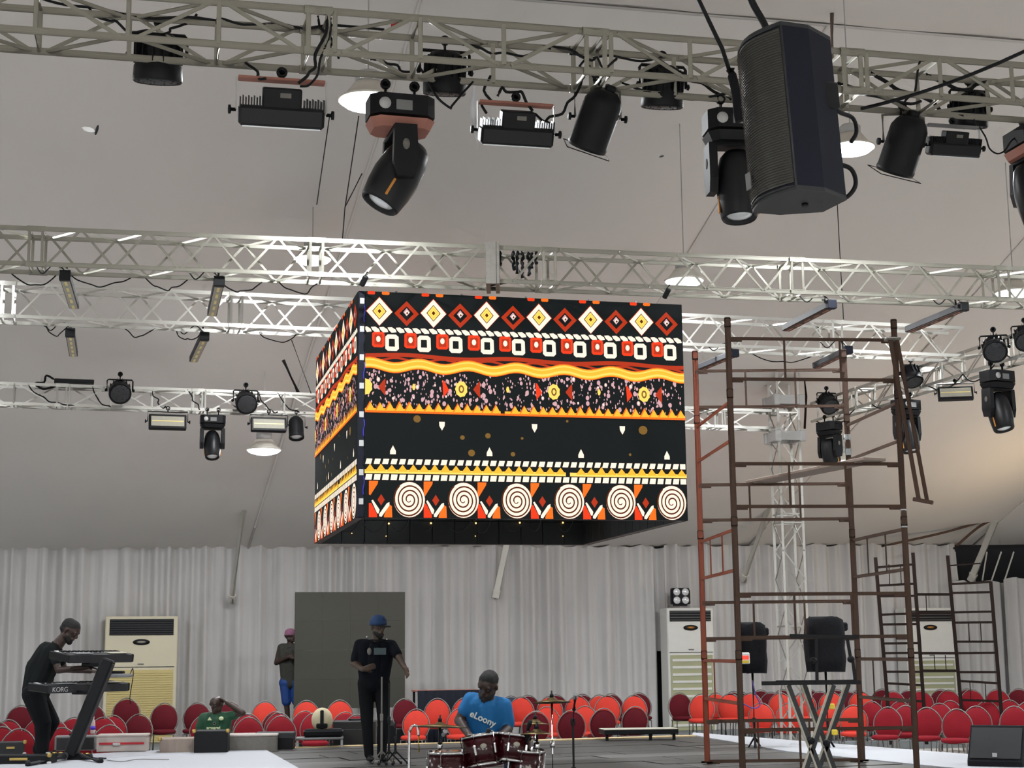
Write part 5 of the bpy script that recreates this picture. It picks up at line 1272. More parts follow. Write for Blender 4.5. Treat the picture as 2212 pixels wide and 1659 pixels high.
for dY, (x0, x1) in ((-.01, (1645, 1858)), (.34, (1690, 1862))):
    a, c = at(x0, 1475, XY), at(x1, 1477, XY); rod(XS, 'support_tube', V((a.x, a.y + dY, zt_)), V((c.x, c.y + dY, zt_)), .018, 'black')
a, c = at(1706, 1374, XY), at(1855, 1376, XY); rod(XS, 'upper_tube', a, c, .018, 'black'); rod(XS, 'upper_tube', at(1600, 1378, XY + .05).lerp(a, .0), a, .010, 'lens_dull') if False else None
for xa, ya, xb, yb in ((1763, 1378, 1765, 1474), (1830, 1378, 1838, 1425), (1842, 1425, 1848, 1476)): rod(XS, 'tier_arm', at(xa, ya, XY - .02), at(xb, yb, XY - .02), .015, 'black')
for x, y in ((1757, 1427), (1838, 1424), (1752, 1600), (1785, 1605)):
    b = MB(); q = at(x, y, XY - .03) - XS.location; b.lathe([(.02, -.02), (.032, -.01), (.032, .02), (.001, .03)], 10, mx=M.Translation(q) @ M.Rotation(pi / 2, 4, 'X')); b.build('lock_knob', 'black', XS)
for x, y in ((1797, 1526), (1803, 1582)):
    b = MB(); q = at(x, y, XY + .1) - XS.location; b.box(tuple(q), (.05, .04, .05), ch=.008); b.build('tape_wrap', 'yellow_tape', XS)
def covered_speaker(label, x0, x1, yt, yb, Y, lean, group='covered loudspeakers on tripods'):
    a = at(x0, yt, Y); c = at(x1, yb, Y); W_ = c.x - a.x; H_ = a.z - c.z; cx = (a.x + c.x) / 2
    t = thing('covered_loudspeaker', label, 'loudspeaker', mx=TR((cx, Y, 0), lean), group=group)
    zb_ = c.z
    n = 20; vs = []; fs = []
    rings = [(0, .92), (.25, .97), (.45, .96), (.55, 1.0), (.8, .97), (.97, .9), (1.0, .8)]
    for r, (f, s) in enumerate(rings):
        for k in range(n):
            th = 2 * pi * k / n; cx_, cy_ = cos(th), sin(th); e = (abs(cx_) ** 6 + abs(cy_) ** 6) ** (-1 / 6)
            wv = 1 + .03 * sin(k * 2.1 + r * 1.7)
            vs.append((W_ / 2 * s * cx_ * e * wv, W_ * .42 * s * cy_ * e * wv, zb_ + H_ * f + .015 * sin(k * 1.3)))
    for r in range(len(rings) - 1):
        for k in range(n): l = (k + 1) % n; fs.append((r * n + k, r * n + l, (r + 1) * n + l, (r + 1) * n + k))
    fs.append(tuple(range(n))[::-1]); fs.append(tuple(range((len(rings) - 1) * n, len(rings) * n)))
    b = MB(); b.add(vs, fs, 0, True); b.build('cloth_cover', 'black_soft', t)
    b = MB(); b.box((W_ * .46, -.05, zb_ + H_ * .82), (W_ * .3, .1, H_ * .16), ch=.02); b.build('cover_flap', 'black_soft', t)
    b = MB(); b.tube([(0, 0, .5), (0, 0, zb_ + .05)], .019, 8); b.build('pole', 'black', t)
    b = MB(); b.tube([(0, 0, .45), (0, 0, 1.0)], .028, 8); b.build('lower_tube', 'black', t)
    for k in range(3): th = 2 * pi * k / 3 + .3; b = MB(); b.tube([(0, 0, .75), (.5 * cos(th), .5 * sin(th), .015)], .015, 6); b.build('leg', 'black', t)
    return t
covered_speaker('black covered loudspeaker on a tripod behind the left scaffold post', 1592, 1655, 1346, 1452, 21.6, .2)
covered_speaker('black covered loudspeaker on a tripod behind the X keyboard stand', 1738, 1824, 1334, 1449, 21.2, .1)
q = at(1606, 1422, 21.0); t = thing('display_box', 'small white box with a glowing red front, beside the left covered loudspeaker', 'box', q)
b = MB(); b.box((0, 0, 0), (.155, .09, .15), ch=.012); b.build('case', 'white', t); b = MB(); b.box((0, -.047, .01), (.13, .006, .05), ch=.002); b.build('red_display', 'red_box', t); b = MB(); b.box((0, -.047, -.045), (.13, .006, .035), ch=.002); b.build('yellow_band', 'yellow_tape', t)
b = MB(); b.box((.02, .25, 0), (.02, .45, .02)); b.build('arm', 'black', t)
cable('thin purple cable drooping from the left covered loudspeaker', spline([at(1625, 1470, 21.3), at(1632, 1500, 21.3), at(1642, 1522, 21.3), at(1628, 1530, 21.3), at(1605, 1520, 21.3)], 5), .009, 'purple')
# ================================================================== LOOSE GEAR ON AND BEHIND THE STAGE
def crate(name, label, cat, x, y, z, size, m, rz=.1, extra=None, ch=.01):
    q = atz(x, y, z); t = thing(name, label, cat, mx=TR(q, rz))
    b = MB(); b.box((0, size[1] / 2, size[2] / 2), size, ch=ch); b.build('body', m, t)
    if extra: extra(t, size)
    return t
def ex_corners(t, s):
    for x in (-1, 1):
        for z in (0, 1): b = MB(); b.box((x * s[0] / 2, .0, z * s[2]), (.05, .05, .05), ch=.012); b.build('corner_cap', 'brass' if z else 'light_grey', t)
    b = MB(); b.box((0, -.008, s[2] * .55), (s[0] * .3, .012, .03), ch=.004); b.build('latch', 'brass', t)
def ex_stripe(t, s):
    b = MB(); b.box((0, -.006, s[2] * .55), (s[0] * .9, .012, s[2] * .14)); b.build('red_stripe', 'red_tape', t)
    b = MB(); b.box((-s[0] * .1, -.014, s[2] * .5), (.1, .012, .035), ch=.004); b.build('latch', 'light_grey', t)
    b = MB(); b.box((0, s[1] / 2, s[2] + .012), (s[0] * 1.03, s[1] * 1.03, .03), ch=.008); b.build('lid', 'case_white', t)
def ex_lid(t, s):
    b = MB(); b.box((0, s[1] / 2, s[2] * .96), (s[0] * 1.02, s[1] * 1.02, s[2] * .1), ch=.008); b.build('lid', 'dark_grey', t)
    for x in (-1, 1): b = MB(); b.box((x * s[0] * .25, -.01, s[2] * .4), (.03, .02, .12), ch=.004); b.build('post_light', 'light_grey', t)
def ex_grille(t, s):
    b = MB(); b.box((0, -.006, s[2] * .48), (s[0] * .9, .012, s[2] * .8), ch=.004); b.build('grille', 'dark_grey', t)
    b = MB(); b.box((0, s[1] / 2, s[2] + .012), (.2, .03, .03), ch=.008); b.build('handle', 'black', t)
crate('white_case', 'white plastic case with a red stripe under the water bottle', 'case', 262, 1624, ZL, (.66, .4, .20), 'case_white', .12, ex_stripe)
crate('amplifier', 'grey amplifier behind the keyboard stand foot', 'amplifier', 162, 1622, ZL, (.55, .3, .20), 'grey', .2, ex_grille)
crate('metal_case', 'battered metal-edged case at the lower left corner', 'case', 22, 1630, ZL, (.36, .3, .16), 'dark_grey', .3, ex_corners)
crate('black_case', 'long black case lying at the lower left, partly outside the picture', 'case', 40, 1650, ZL, (.75, .3, .10), 'black', -.05, ex_corners)
q = at(200, 1592, atz(215, 1622, ZL).y + .15); q.z = ZL + .222; t = thing('water_bottle', 'small plastic water bottle with blue label on the white case', 'bottle', q)
b = MB(); b.lathe([(.001, 0), (.03, 0), (.033, .02), (.033, .12), (.03, .16), (.014, .20), (.013, .215), (.001, .216)], 16); b.build('bottle_body', 'bottle', t)
b = MB(); b.lathe([(.0345, .055), (.0345, .105)], 16); b.build('label_band', 'label_blue', t); b = MB(); b.lathe([(.015, .214), (.015, .235), (.001, .236)], 10); b.build('cap', 'white', t)
ZB0 = ZS + .02
def floorcrate(name, label, cat, x, yb, Y, size, m, rz, extra=None):
    q = at(x, yb, Y); t = thing(name, label, cat, mx=TR((q.x, q.y, 0), rz)); 
    hz_ = max(size[2], q.z + size[2]); b = MB(); b.box((0, size[1] / 2, hz_ / 2), (size[0], size[1], hz_), ch=.012); b.build('body', m, t)
    if extra: extra(t, (size[0], size[1], hz_))
    return t
floorcrate('flight_case', 'black flight case with metal corners in front of the man in green', 'case', 455, 1612, 21.45, (.44, .4, .20), 'black', .1, ex_corners)
floorcrate('flight_case', 'brown flight case with shiny fittings left of the man in green', 'case', 390, 1618, 21.6, (.55, .4, .14), 'ply', .2, ex_corners)
floorcrate('clear_case', 'pale case with red trim right of the man in green', 'case', 545, 1610, 21.9, (.66, .45, .12), 'dust', .1, ex_stripe)
floorcrate('mixer_box', 'small black rack box on the pale case beside the deck edge', 'case', 592, 1600, 22.2, (.52, .35, .10), 'black', .05, ex_lid)
floorcrate('dark_box', 'dark grey bass cabinet behind the standing singer', 'loudspeaker', 765, 1610, 23.2, (.62, .45, .34), 'dark_grey', .05, ex_grille)
q = at(690, 1612, 22.6); t = thing('low_bench', 'low grey metal bench behind the stage edge', 'bench', mx=TR((q.x, q.y, 0), .1)); hz_ = at(690, 1594, 22.6).z
b = MB(); b.box((0, .2, hz_ - .012), (.66, .4, .03), ch=.006); b.build('top', 'grey', t)
for x in (-.31, .31):
    for y in (.03, .37): b = MB(); b.box((x, y, (hz_ - .03) / 2), (.03, .03, hz_ - .03)); b.build('leg', 'light_grey', t)
t = thing('equipment_bag', 'flat black equipment bag on the low bench', 'bag', mx=TR((q.x + .05, q.y, hz_ + .005), .1)); b = MB(); b.box((0, .2, .055), (.55, .34, .11), ch=.03); b.build('body', 'black_soft', t); b = MB(); b.box((0, .2, .08), (.56, .35, .01)); b.build('zip', 'dark_grey', t)
t = thing('backpack', 'cream and black backpack standing on the black bag', 'bag', mx=TR((q.x + .02, q.y + .1, hz_ + .12), .1))
b = MB(); b.ball((0, .1, .12), (.15, .11, .17), n=18, m=12); b.build('body', 'cream_bag', t); b = MB(); b.box((0, -.01, .13), (.05, .03, .26), ch=.01); b.build('strap', 'black', t); b = MB(); b.box((0, -.0, .04), (.16, .05, .07), ch=.015); b.build('pocket', 'black_soft', t)
q = at(1385, 1590, 23.6); t = thing('stage_plate', 'flat black platform section lying at the back edge of the stage', 'platform', mx=TR((q.x, q.y, 0), .12)); zz_ = at(1385, 1581, 23.6).z
b = MB(); b.box((0, .2, zz_), (1.10, .5, .07), ch=.008); b.build('deck', 'black', t); b = MB(); b.box((0, .2, zz_ + .038), (1.1, .5, .008)); b.build('top_sheet', 'lens_dull', t)
for x in (-.5, .15, .5): b = MB(); b.box((x, .05, zz_ / 2), (.04, .04, zz_ - .05)); b.build('leg', 'black', t)
q = atz(2160, 1652, ZL); t = thing('stage_monitor', 'black wedge stage monitor at the lower right corner', 'loudspeaker', mx=TR(q, radians(-28)))
b = MB(); b.prism([(-.27, 0), (.2, 0), (.24, .14), (.12, .42), (.0, .42), (-.27, .05)], -.29, .29, mx=M(((0, 0, 1, 0), (1, 0, 0, 0), (0, 1, 0, 0), (0, 0, 0, 1)))); b.build('cabinet', 'black_soft', t)
b = MB(); b.add([(-.27, -.255, .08), (.27, -.255, .08), (.27, -.025, .395), (-.27, -.025, .395)], [(0, 1, 2, 3)], mx=M.Translation((0, -.006, .004))); b.build('grille', 'black', t); b = MB(); b.box((0, -.245, .12), (.05, .012, .04)); b.build('badge', 'light_grey', t)
# ================================================================== PEOPLE
def person(label, caps, extra_mats, vox=.0095):
    b = MB()
    for c in caps:
        p0, p1, r0, r1, m = c; p0 = V(p0); p1 = V(p1)
        d = p1 - p0; n = max(2, int(d.length / (min(r0, r1) * .7)) + 1)
        if d.length > 1e-4:
            u = d.normalized(); pts = [p0 - u * r0 * .95, p0 - u * r0 * .7, p0 - u * r0 * .35] + [p0.lerp(p1, k / n) for k in range(n + 1)] + [p1 + u * r1 * .35, p1 + u * r1 * .7, p1 + u * r1 * .95]
            rr = [r0 * .31, r0 * .714, r0 * .937] + [r0 + (r1 - r0) * k / n for k in range(n + 1)] + [r1 * .937, r1 * .714, r1 * .31]
            b.tube(pts, rr, 12)
        else: b.ball(p0, r0, n=14, m=10)
    org_ = V((sum((V(c[0]).x for c in caps)) / len(caps), sum((V(c[0]).y for c in caps)) / len(caps), min(min(V(c[0]).z - c[2], V(c[1]).z - c[3]) for c in caps)))
    me = b.mesh('person_tmp', 'skin', org_); o = bpy.data.objects.new('person_tmp', me); COL.objects.link(o)
    r = o.modifiers.new('r', 'REMESH'); r.mode = 'VOXEL'; r.voxel_size = vox
    s = o.modifiers.new('s', 'SMOOTH'); s.factor = .5; s.iterations = 4
    m2 = bpy.data.meshes.new_from_object(o.evaluated_get(bpy.context.evaluated_depsgraph_get())); bpy.data.objects.remove(o)
    names = sorted({c[4] for c in caps}); m2.materials.clear()
    for n_ in names: m2.materials.append(MT[n_])
    N = len(m2.polygons); cen = np.zeros(N * 3); m2.polygons.foreach_get('center', cen); cen = cen.reshape(-1, 3) + np.array(org_)
    best = np.full(N, 1e9); idx = np.zeros(N, dtype=np.int32)
    for c in caps:
        p0 = np.array(V(c[0])); p1 = np.array(V(c[1])); d = p1 - p0; L2 = max(d.dot(d), 1e-9)
        tt = np.clip((cen - p0) @ d / L2, 0, 1); dist = np.linalg.norm(cen - (p0 + tt[:, None] * d), axis=1) - (c[2] + (c[3] - c[2]) * tt)
        k = dist < best; best[k] = dist[k]; idx[k] = names.index(c[4])
    m2.polygons.foreach_set('material_index', idx); m2.polygons.foreach_set('use_smooth', np.ones(N, dtype=bool)); m2.update(); m2.name = 'person'
    ob = bpy.data.objects.new('person', m2); COL.objects.link(ob); ob.location = org_
    return tag(ob, label, 'person')
def hand(wr, d, pn, skin, curl=.5, s=1.0):
    d = V(d).normalized(); pn = V(pn); pn = (pn - d * pn.dot(d)).normalized(); sd_ = d.cross(pn); out = []
    k0 = V(wr)
    for j in range(4):
        o = sd_ * ((j - 1.5) * .019 * s); out.append((k0 + o * .6, k0 + d * .075 * s + o, .017 * s, .015 * s, skin))
        l = (.034, .040, .038, .030)[j] * s; b0 = k0 + d * .085 * s + o * 1.12
        b1 = b0 + (d * cos(curl * .6) + pn * sin(curl * .6)) * l; b2 = b1 + (d * cos(curl * 1.5) + pn * sin(curl * 1.5)) * l * .9
        out += [(b0 - d * .015, b1, .0095 * s, .009 * s, skin), (b1, b2, .009 * s, .0075 * s, skin)]
    th = k0 + d * .022 * s - sd_ * .030 * s; t1 = th + (d * .6 - sd_ * .7 + pn * .3).normalized() * .04 * s; t2 = t1 + (d * .9 + pn * .3).normalized() * .032 * s
    out += [(k0, th, .017 * s, .014 * s, skin), (th, t1, .012 * s, .0105 * s, skin), (t1, t2, .0105 * s, .0085 * s, skin)]
    return out
def head_caps(c, face, up, skin, hair, beard=None, s=1.0, crown=True):
    c = V(c); f = V(face).normalized(); u = V(up); u = (u - f * u.dot(f)).normalized(); l = u.cross(f)
    P = lambda a, b_, e: c + (f * a + l * b_ + u * e) * s
    o = [(P(-.035, 0, .035), P(.03, 0, .035), .082 * s, .075 * s, skin), (P(.02, 0, -.03), P(.045, 0, -.075), .062 * s, .040 * s, skin), (P(.0, .03, -.05), P(.0, -.03, -.05), .048 * s, .048 * s, skin),
         (P(.092, 0, .012), P(.108, 0, -.022), .011 * s, .015 * s, skin), (P(.098, -.012, -.026), P(.098, .012, -.026), .010 * s, .010 * s, skin), (P(.083, .02, -.055), P(.083, -.02, -.055), .012 * s, .012 * s, skin),
         (P(.092, .03, .028), P(.088, .05, .024), .012 * s, .011 * s, skin), (P(.092, -.03, .028), P(.088, -.05, .024), .012 * s, .011 * s, skin), (P(.072, 0, -.088), P(.07, 0, -.09), .022 * s, .022 * s, skin)]
    for sg in (-1, 1): o.append((P(-.01, sg * .083, .012), P(-.014, sg * .085, -.02), .015 * s, .012 * s, skin))
    if hair and crown: o += [(P(-.045, 0, .052), P(.012, 0, .062), .086 * s, .078 * s, hair), (P(-.06, 0, .0), P(-.05, 0, -.02), .07 * s, .055 * s, hair)]
    if beard: o += [(P(.05, .0, -.085), P(.06, 0, -.10), .046 * s, .036 * s, beard), (P(.01, .055, -.05), P(.05, .03, -.085), .022 * s, .028 * s, beard), (P(.01, -.055, -.05), P(.05, -.03, -.085), .022 * s, .028 * s, beard)]
    return o
def eyes(par, c, face, up, s=1.0):
    c = V(c); f = V(face).normalized(); u = V(up); u = (u - f * u.dot(f)).normalized(); l = u.cross(f)
    for sg in (-1, 1):
        q = c + (f * .083 + l * sg * .033 + u * .006) * s - par.location; b = MB(); b.ball(tuple(q), .0105 * s, n=8, m=6); e = b.build('eye', 'grey', par)
        b = MB(); b.ball(tuple(q + f * .006 * s), .0060 * s, n=8, m=6); b.build('iris', 'black', e)
def limb(a, b_, c, r, m1, m2, cut=.6, sl=.012):
    a, b_, c = V(a), V(b_), V(c); k = a.lerp(b_, cut)
    return [(a, k, r[0] + sl, r[0] * .5 + r[1] * .5 + sl, m1), (k.lerp(a, .25), b_, r[0] * .5 + r[1] * .5, r[1], m2), (b_, c, r[1] * 1.02, r[2], m2)]
def torso(sl, sr, hl, hr, m, r=1.0, belly=0.0, front=None):
    sl, sr, hl, hr = map(V, (sl, sr, hl, hr)); cs_, ch_ = (sl + sr) / 2, (hl + hr) / 2; fr = V(front).normalized() if front else V((0, -1, 0))
    return [(sl.lerp(cs_, .12), sr.lerp(cs_, .12), .068 * r, .068 * r, m), (sl.lerp(cs_, .35) + (ch_ - cs_) * .1, hl.lerp(ch_, .25), .105 * r, .102 * r, m), (sr.lerp(cs_, .35) + (ch_ - cs_) * .1, hr.lerp(ch_, .25), .105 * r, .102 * r, m),
            (cs_ + (ch_ - cs_) * .15 + fr * .02, ch_ + fr * (.01 + belly), .112 * r, .115 * r, m)]
# --- keyboard player
PY = KY + .75
J = lambda x, y, dy=0: at(x, y, PY + dy)
sk, tp_, tr_ = 'skin', 'tee_black', 'trouser'
sl, sr, hl, hr = J(121, 1404, .16), J(112, 1402, -.17), J(76, 1500, .12), J(72, 1500, -.12)
hc = J(151, 1364); face = V((.86, -.15, -.50)); up_ = V((.45, 0, .88))
caps = torso(sl, sr, hl, hr, tp_, 1.22, 0.0, (.6, 0, -.2)) + [(J(106, 1414), J(90, 1445), .185, .205, tp_), (J(88, 1445), J(79, 1492), .20, .19, tp_), ((sl + sr) / 2, hc + V((-.05, 0, -.04)), .085, .065, sk)]
caps += head_caps(hc, face, up_, sk, 'hair', 'hair', 1.18)
caps += limb(sr, J(126, 1448, -.26), J(186, 1442, -.30), (.056, .044, .032), tp_, sk, .62) + hand(J(188, 1442, -.30), (1, .1, -.05), (0, 0, -1), sk, .5)
caps += limb(sl, J(140, 1446, .22), J(196, 1450, .20), (.056, .044, .032), tp_, sk, .62) + hand(J(198, 1450, .20), (1, -.1, -.05), (0, 0, -1), sk, .5)
fL, fR = atz(96, 1630, ZL), atz(86, 1636, ZL); fL = V((fL.x, PY + .12, ZL + .04)); fR = V((fR.x, PY - .12, ZL + .04))
for h, f, kx in ((hl, fL, 104), (hr, fR, 98)):
    kn = V((at(kx, 1565, PY).x, f.y, (h.z + f.z) / 2 + .02))
    caps += [(h, kn, .15, .115, tr_), (kn, f + UZ * .05, .112, .085, tr_), (f + V((-.03, 0, -.005)), f + V((.16, 0, -.008)), .038, .030, 'black')]
pk = person('bearded person in a black T-shirt bending over the two keyboards', caps, None); eyes(pk, hc, face, up_, 1.18)
# --- singer with blue cap
SY = atz(808, 1646, ZS).y; J = lambda x, y, dy=0: at(x, y, SY + dy)
tp_, tr_, sk = 'tee_navy', 'trouser', 'skin_light'
sl, sr, hl, hr = J(846, 1394, .0), J(777, 1392, -.0), J(825, 1475), J(790, 1475)
hc = J(817, 1356, -.02); face = V((.62, -.75, -.1)); up_ = V((0.05, 0, 1))
caps = torso(sl, sr, hl, hr, tp_, 1.05, .0) + [((sl + sr) / 2, hc - UZ * .06, .064, .055, sk), (hl.lerp(hr, .2), hr.lerp(hl, .2), .12, .12, tr_)]
caps += head_caps(hc, face, up_, sk, 'hair', 'hair', crown=False)
caps += limb(sl, J(862, 1420, -.14), J(874, 1442, -.30), (.058, .045, .032), tp_, sk, .75) + hand(J(875, 1443, -.31), (.35, -.5, -.75), (-.5, -.5, 0), sk, .4)
caps += limb(sr, J(765, 1434, -.02), J(785, 1446, -.25), (.058, .045, .032), tp_, sk, .75) + hand(J(787, 1445, -.26), (.8, -.2, .2), (0, .8, .2), sk, .8)
for h, fx, kx in ((hl, 824, 829), (hr, 797, 793)):
    f = atz(fx, 1646, ZS); f = V((f.x, SY, ZS + .045)); kn = at(kx, 1562, SY - .02)
    caps += [(h, kn, .103, .075, tr_), (kn, f + UZ * .05, .072, .058, tr_), (f + V((0, .03, 0)), f + V((.05, -.15, -.008)), .042, .034, 'black')]
ps = person('person in a blue cap and dark printed T-shirt standing with one arm out', caps, None); eyes(ps, hc, face, up_)
mxh = M.Translation(hc - ps.location) @ M.Rotation(atan2(face.x, -face.y), 4, 'Z')
b = MB(); b.lathe([(.106, .03), (.109, .055), (.100, .10), (.07, .142), (.02, .158), (.001, .160)], 22, mx=mxh @ M.Translation((0, -.0, .0))); cp_ = b.build('cap', 'cap_blue', ps)
b = MB(); n = 10; pv = []
for k in range(n + 1):
    a = pi + pi * k / n * 1.0; pv.append((.098 * cos(a) * -1, -.06 + .12 * sin(a)))
b.prism([(x, y - .03) for x, y in pv], .026, .038, mx=mxh @ M.Rotation(.12, 4, 'X')); b.build('cap_visor', 'black', cp_)
b = MB(); b.tube([(.135 * cos(a), .09 * sin(a) - .02, -.165 - .02 * cos(a)) for a in [radians(150 + 24 * k) for k in range(11)]], .011, 6, mx=mxh); nk_ = b.build('neck_band', 'black', ps)
for q in (J(793, 1376, -.1), J(836, 1381, -.1)): b = MB(); b.ball(tuple(q - ps.location), .014, n=8, m=6); b.build('silver_stud', 'chrome', nk_)
def print_on(par, p, d, txt, size, m, rz=0, rx=0, bold=0.0, nm='shirt_print', tiltz=0.0):
    words(nm, txt, size, m, par, M.Translation(V(p) - par.location) @ M.Rotation(rz, 4, 'Z') @ M.Rotation(pi / 2 + rx, 4, 'X') @ M.Rotation(tiltz, 4, 'Z'), .004, bold)
b = MB(); q = J(821, 1407, -.14) - ps.location; b.box(tuple(q), (.15, .012, .085), ch=.004); b.build('chest_print', 'teal_print', ps)
b = MB(); q = J(798, 1407, -.14) - ps.location; b.ball(tuple(q), (.028, .012, .045), n=10, m=8); b.build('chest_emblem', 'dust', ps)
# --- drummer
DYY = 15.2; J = lambda x, y, dy=0: at(x, y, DYY + dy)
tp_, sk = 'tee_blue', 'skin'
sl, sr = J(1088, 1524, -.05), J(1018, 1512, -.05); hl, hr = J(1078, 1612, .05), J(1032, 1612, .05)
hc = J(1053, 1483, -.12); face = V((-.35, -.86, -.35)); up_ = V((.08, -.25, .95))
caps = torso(sl, sr, hl, hr, tp_, 1.12, .05) + [((sl + sr) / 2 + V((0, -.02, 0)), hc - UZ * .05, .068, .06, sk)]
caps += head_caps(hc, face, up_, sk, 'hair', 'hair', 1.06)
caps += limb(sr, J(992, 1556, -.05), J(1012, 1586, -.30), (.064, .050, .034), tp_, sk, .5, .016) + hand(J(1013, 1587, -.31), (.6, -.7, -.3), (0, .2, -1), sk, .9)
caps += limb(sl, J(1098, 1572, -.05), J(1080, 1590, -.32), (.064, .050, .034), tp_, sk, .78, .016) + hand(J(1079, 1590, -.33), (-.6, -.7, -.2), (0, .2, -1), sk, .9)
for h, kx in ((hl, 1105), (hr, 1005)):
    kn = J(kx, 1640, -.38); f = V((kn.x, kn.y - .05, ZA + .05)); caps += [(h, kn, .10, .075, 'jeans'), (kn, f, .072, .055, 'jeans'), (f, f + V((0, -.16, -.008)), .04, .034, 'black')]
caps += [(hl, hr, .12, .12, 'jeans')]
pd = person('person in a bright blue lettered T-shirt playing the drums', caps, None); eyes(pd, hc, face, up_, 1.06)
print_on(pd, J(1043, 1553, -.235), None, 'eLoony', .085, 'pale_print', 0, radians(-6), .002, tiltz=radians(-24))
for a_, c_, lb in (((1013, 1588, -.36), (1050, 1584, -.62), 'wooden drum stick in the hand at the left of the drummer'), ((1078, 1591, -.38), (1062, 1578, -.62), 'wooden drum stick in the hand at the right of the drummer')):
    o = MB().tube([J(*a_), J(*a_).lerp(J(*c_), .85), J(*c_)], [.008, .007, .004], 6).build('drum_stick', 'lens_dull'); tag(o, lb, 'drum stick', 'drum sticks')
# --- seated person in green jersey
GY = 22.7; J = lambda x, y, dy=0: at(x, y, GY + dy)
tp_, sk = 'jersey', 'skin'
sl, sr = J(494, 1548), J(440, 1550); hl, hr = J(484, 1607, .05), J(450, 1607, .05)
hc = J(468, 1523, -.02); face = V((-.45, -.88, -.12)); up_ = V((-.04, 0, 1))
caps = torso(sl, sr, hl, hr, tp_, 1.05, .03) + [((sl + sr) / 2, hc - UZ * .06, .064, .055, sk)] + head_caps(hc, face, up_, sk, None, None, 1.04)
caps += limb(sl, J(524, 1540, -.12), J(491, 1518, -.06), (.056, .046, .034), tp_, sk, .45, .014) + hand(J(490, 1517, -.06), (-.75, .2, .5), (-.5, 0, -.6), sk, .5)
caps += limb(sr, J(428, 1578, -.02), J(446, 1598, -.22), (.056, .044, .032), tp_, sk, .72, .014) + hand(J(447, 1599, -.23), (.7, -.5, -.3), (0, 0, -1), sk, .4)
for h, kx in ((hl, 492), (hr, 440)):
    kn = J(kx, 1612, -.42); kn.z = .5; f = V((kn.x, kn.y + .02, .05)); caps += [(V((h.x, h.y, .52)), kn, .092, .072, 'trouser'), (kn, f, .068, .052, 'trouser'), (f, f + V((0, -.15, -.008)), .04, .034, 'black')]
caps += [(V((hl.x, hl.y, .54)), V((hr.x, hr.y, .54)), .11, .11, 'trouser'), (hl, V((hl.x, hl.y, .56)), .10, .10, tp_), (hr, V((hr.x, hr.y, .56)), .10, .10, tp_)]
pgm = person('person in a green football jersey sitting with one hand on the head', caps, None); eyes(pgm, hc, face, up_, 1.04)
dup(protos['p'], TR((hl.lerp(hr, .5).x, GY + .06, 0), .05), 'crimson oval-backed banquet chair under the person in the green jersey', 'banquet chairs left of the standing singer')
print_on(pgm, J(461, 1572, -.17), None, 'arvapwi', .062, 'lime', 0, 0, .001)
b = MB(); q = J(453, 1553, -.145) - pgm.location; b.prism([(-.032, -.02), (.032, -.02), (.0, .03)], -.004, .004, mx=M.Translation(q) @ M.Rotation(pi / 2, 4, 'X')); b.build('jersey_mark', 'lime', pgm)
b = MB(); q = J(478, 1552, -.145) - pgm.location; b.lathe([(.034, 0), (.034, .008), (.001, .009)], 14, sx=1.0, sy=.8, mx=M.Translation(q) @ M.Rotation(pi / 2, 4, 'X')); b.build('jersey_crest', 'lime', pgm)
b = MB(); q = J(463, 1563, -.165) - pgm.location; b.lathe([(.022, 0), (.022, .006), (.012, .006), (.012, 0), (.022, 0)], 10, mx=M.Translation(q) @ M.Rotation(pi / 2, 4, 'X')); b.build('jersey_emblem', 'dust', pgm)
# --- person behind the dark screen
BY = onwall(626, 1500, 2.55).y; J = lambda x, y, dy=0: at(x, y, BY + dy)
tp_, sk = 'vest', 'skin'
sl, sr, hl, hr = J(648, 1398), J(606, 1398), J(640, 1475), J(616, 1475)
hc = J(627, 1375); face = V((.75, -.6, .15)); up_ = V((0, 0, 1))
caps = torso(sl, sr, hl, hr, tp_, 1.1) + [((sl + sr) / 2, hc - UZ * .06, .066, .058, sk)] + head_caps(hc, face, up_, sk, 'hair', None, 1.1, crown=False)
caps += limb(sr, J(597, 1432), J(622, 1420, -.22), (.06, .048, .034), sk, sk, .6, 0) + hand(J(624, 1419, -.22), (.8, 0, .3), (0, .8, 0), sk, .6)
caps += limb(sl, J(655, 1432), J(634, 1422, -.22), (.06, .048, .034), sk, sk, .6, 0) + hand(J(632, 1421, -.22), (-.8, 0, .3), (0, .8, 0), sk, .6)
zf_ = PZ + .4
for h, x in ((hl, 642), (hr, 622)):
    f = J(x, 1560); f = V((f.x, BY, zf_ + .05)); kn = h.lerp(f, .48)
    caps += [(h, kn, .115, .095, 'shorts_blue'), (kn - UZ * .02, f + UZ * .05, .06, .045, sk), (f, f + V((.03, -.15, -.01)), .042, .034, 'black')]
caps += [(hl, hr, .125, .125, 'shorts_blue')]
pb_ = person('person in a patterned vest and blue shorts half hidden behind the dark screen', caps, None); eyes(pb_, hc, face, up_, 1.1)
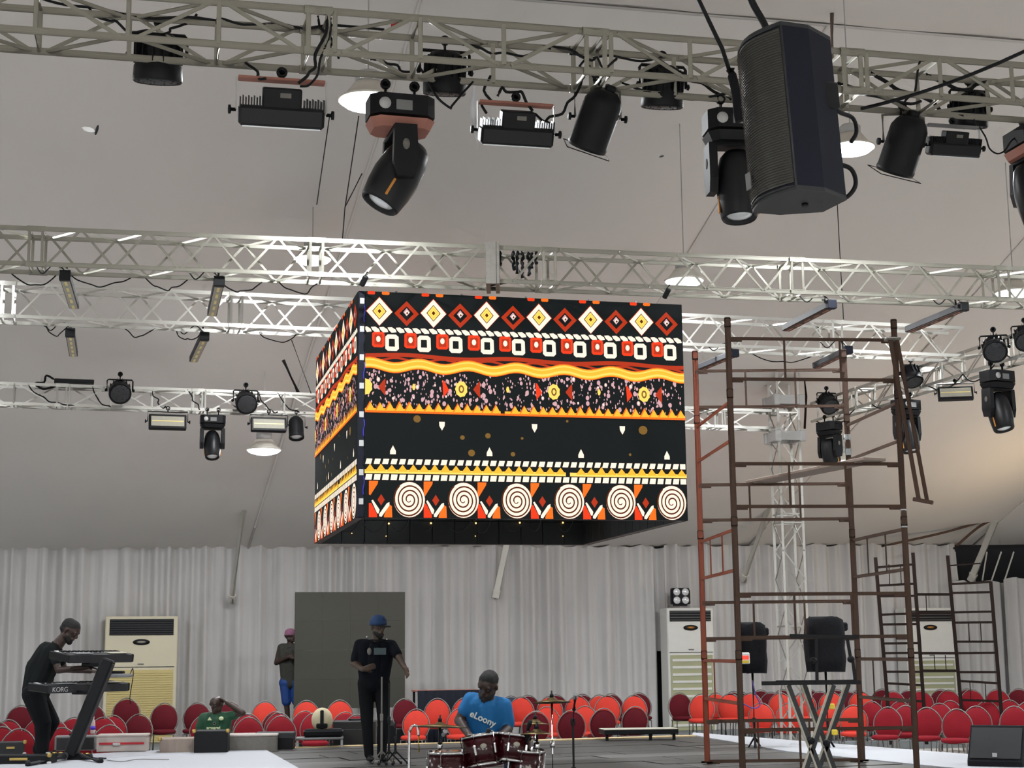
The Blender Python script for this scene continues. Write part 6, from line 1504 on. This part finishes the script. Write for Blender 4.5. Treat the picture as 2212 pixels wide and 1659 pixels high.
b = MB(); b.lathe([(.112, .02), (.116, .05), (.105, .11), (.06, .15), (.001, .16)], 18, mx=M.Translation(hc - pb_.location)); b.build('cap', 'cap_pink', pb_)

# ================================================================== SMALL SCRAPS
q = at(209, 281, 6.0); t = thing('moth', 'small dark moth flying under the lining at upper left', 'insect', q)
b = MB(); b.ball((0, 0, 0), (.006, .008, .022), n=8, m=8, mx=TR((0, 0, 0), 0, 0, .25)); b.build('body', 'black', t)
for s in (-1, 1): b = MB(); b.ball((-.03, s * .006, -.008), (.03, .0015, .010), n=10, m=4, mx=TR((0, 0, 0), 0, 0, .3)); b.build('wing', 'light_grey', t)
q = at(1429, 338, 7.0); t = thing('moth', 'tiny dark moth flying right of the can spot lamp', 'insect', q)
b = MB(); b.ball((0, 0, 0), (.013, .004, .004), n=8, m=6, mx=TR((0, 0, 0), 0, 0, -.3)); b.build('body', 'dark_grey', t)
for s in (-1, 1): b = MB(); b.ball((.0, s * .008, .003), (.007, .008, .001), n=8, m=4); b.build('wing', 'grey', t)
pts = [tp(T1, 1024, 3) + UZ * -.03, at(1022, 245, 11.75), at(1026, 275, 11.75), at(1030, 300, 11.75), at(1035, 322, 11.75)]
vs = []; fs = []
for k, (p, w_) in enumerate(zip(spline(pts, 4), [.02, .03, .04, .045, .045, .045, .04, .04, .035, .03, .025, .02, .015, .012, .01, .008, .006])):
    for s, e in ((-1, -1), (1, -1), (1, 1), (-1, 1)): vs.append(p + V((s * w_ * .5, e * .004 + .012 * sin(k * 1.1), 0)))
n = len(vs) // 4
for k in range(n - 1):
    for j in range(4): l = (j + 1) % 4; fs.append((k * 4 + j, k * 4 + l, k * 4 + 4 + l, k * 4 + 4 + j))
o = MB().add(vs, fs, 0, True).build('plastic_strip', 'white'); tag(o, 'torn white plastic strip hanging left of the crooked flood lamp', 'plastic strip')
a = at(1797, 24, 20.0); c = at(1797, 132, 20.0); o = MB().tube([a, c], .03, 6).build('ridge_rope', 'ply'); tag(o, 'frayed pale rope hanging from the stained ridge point', 'rope')
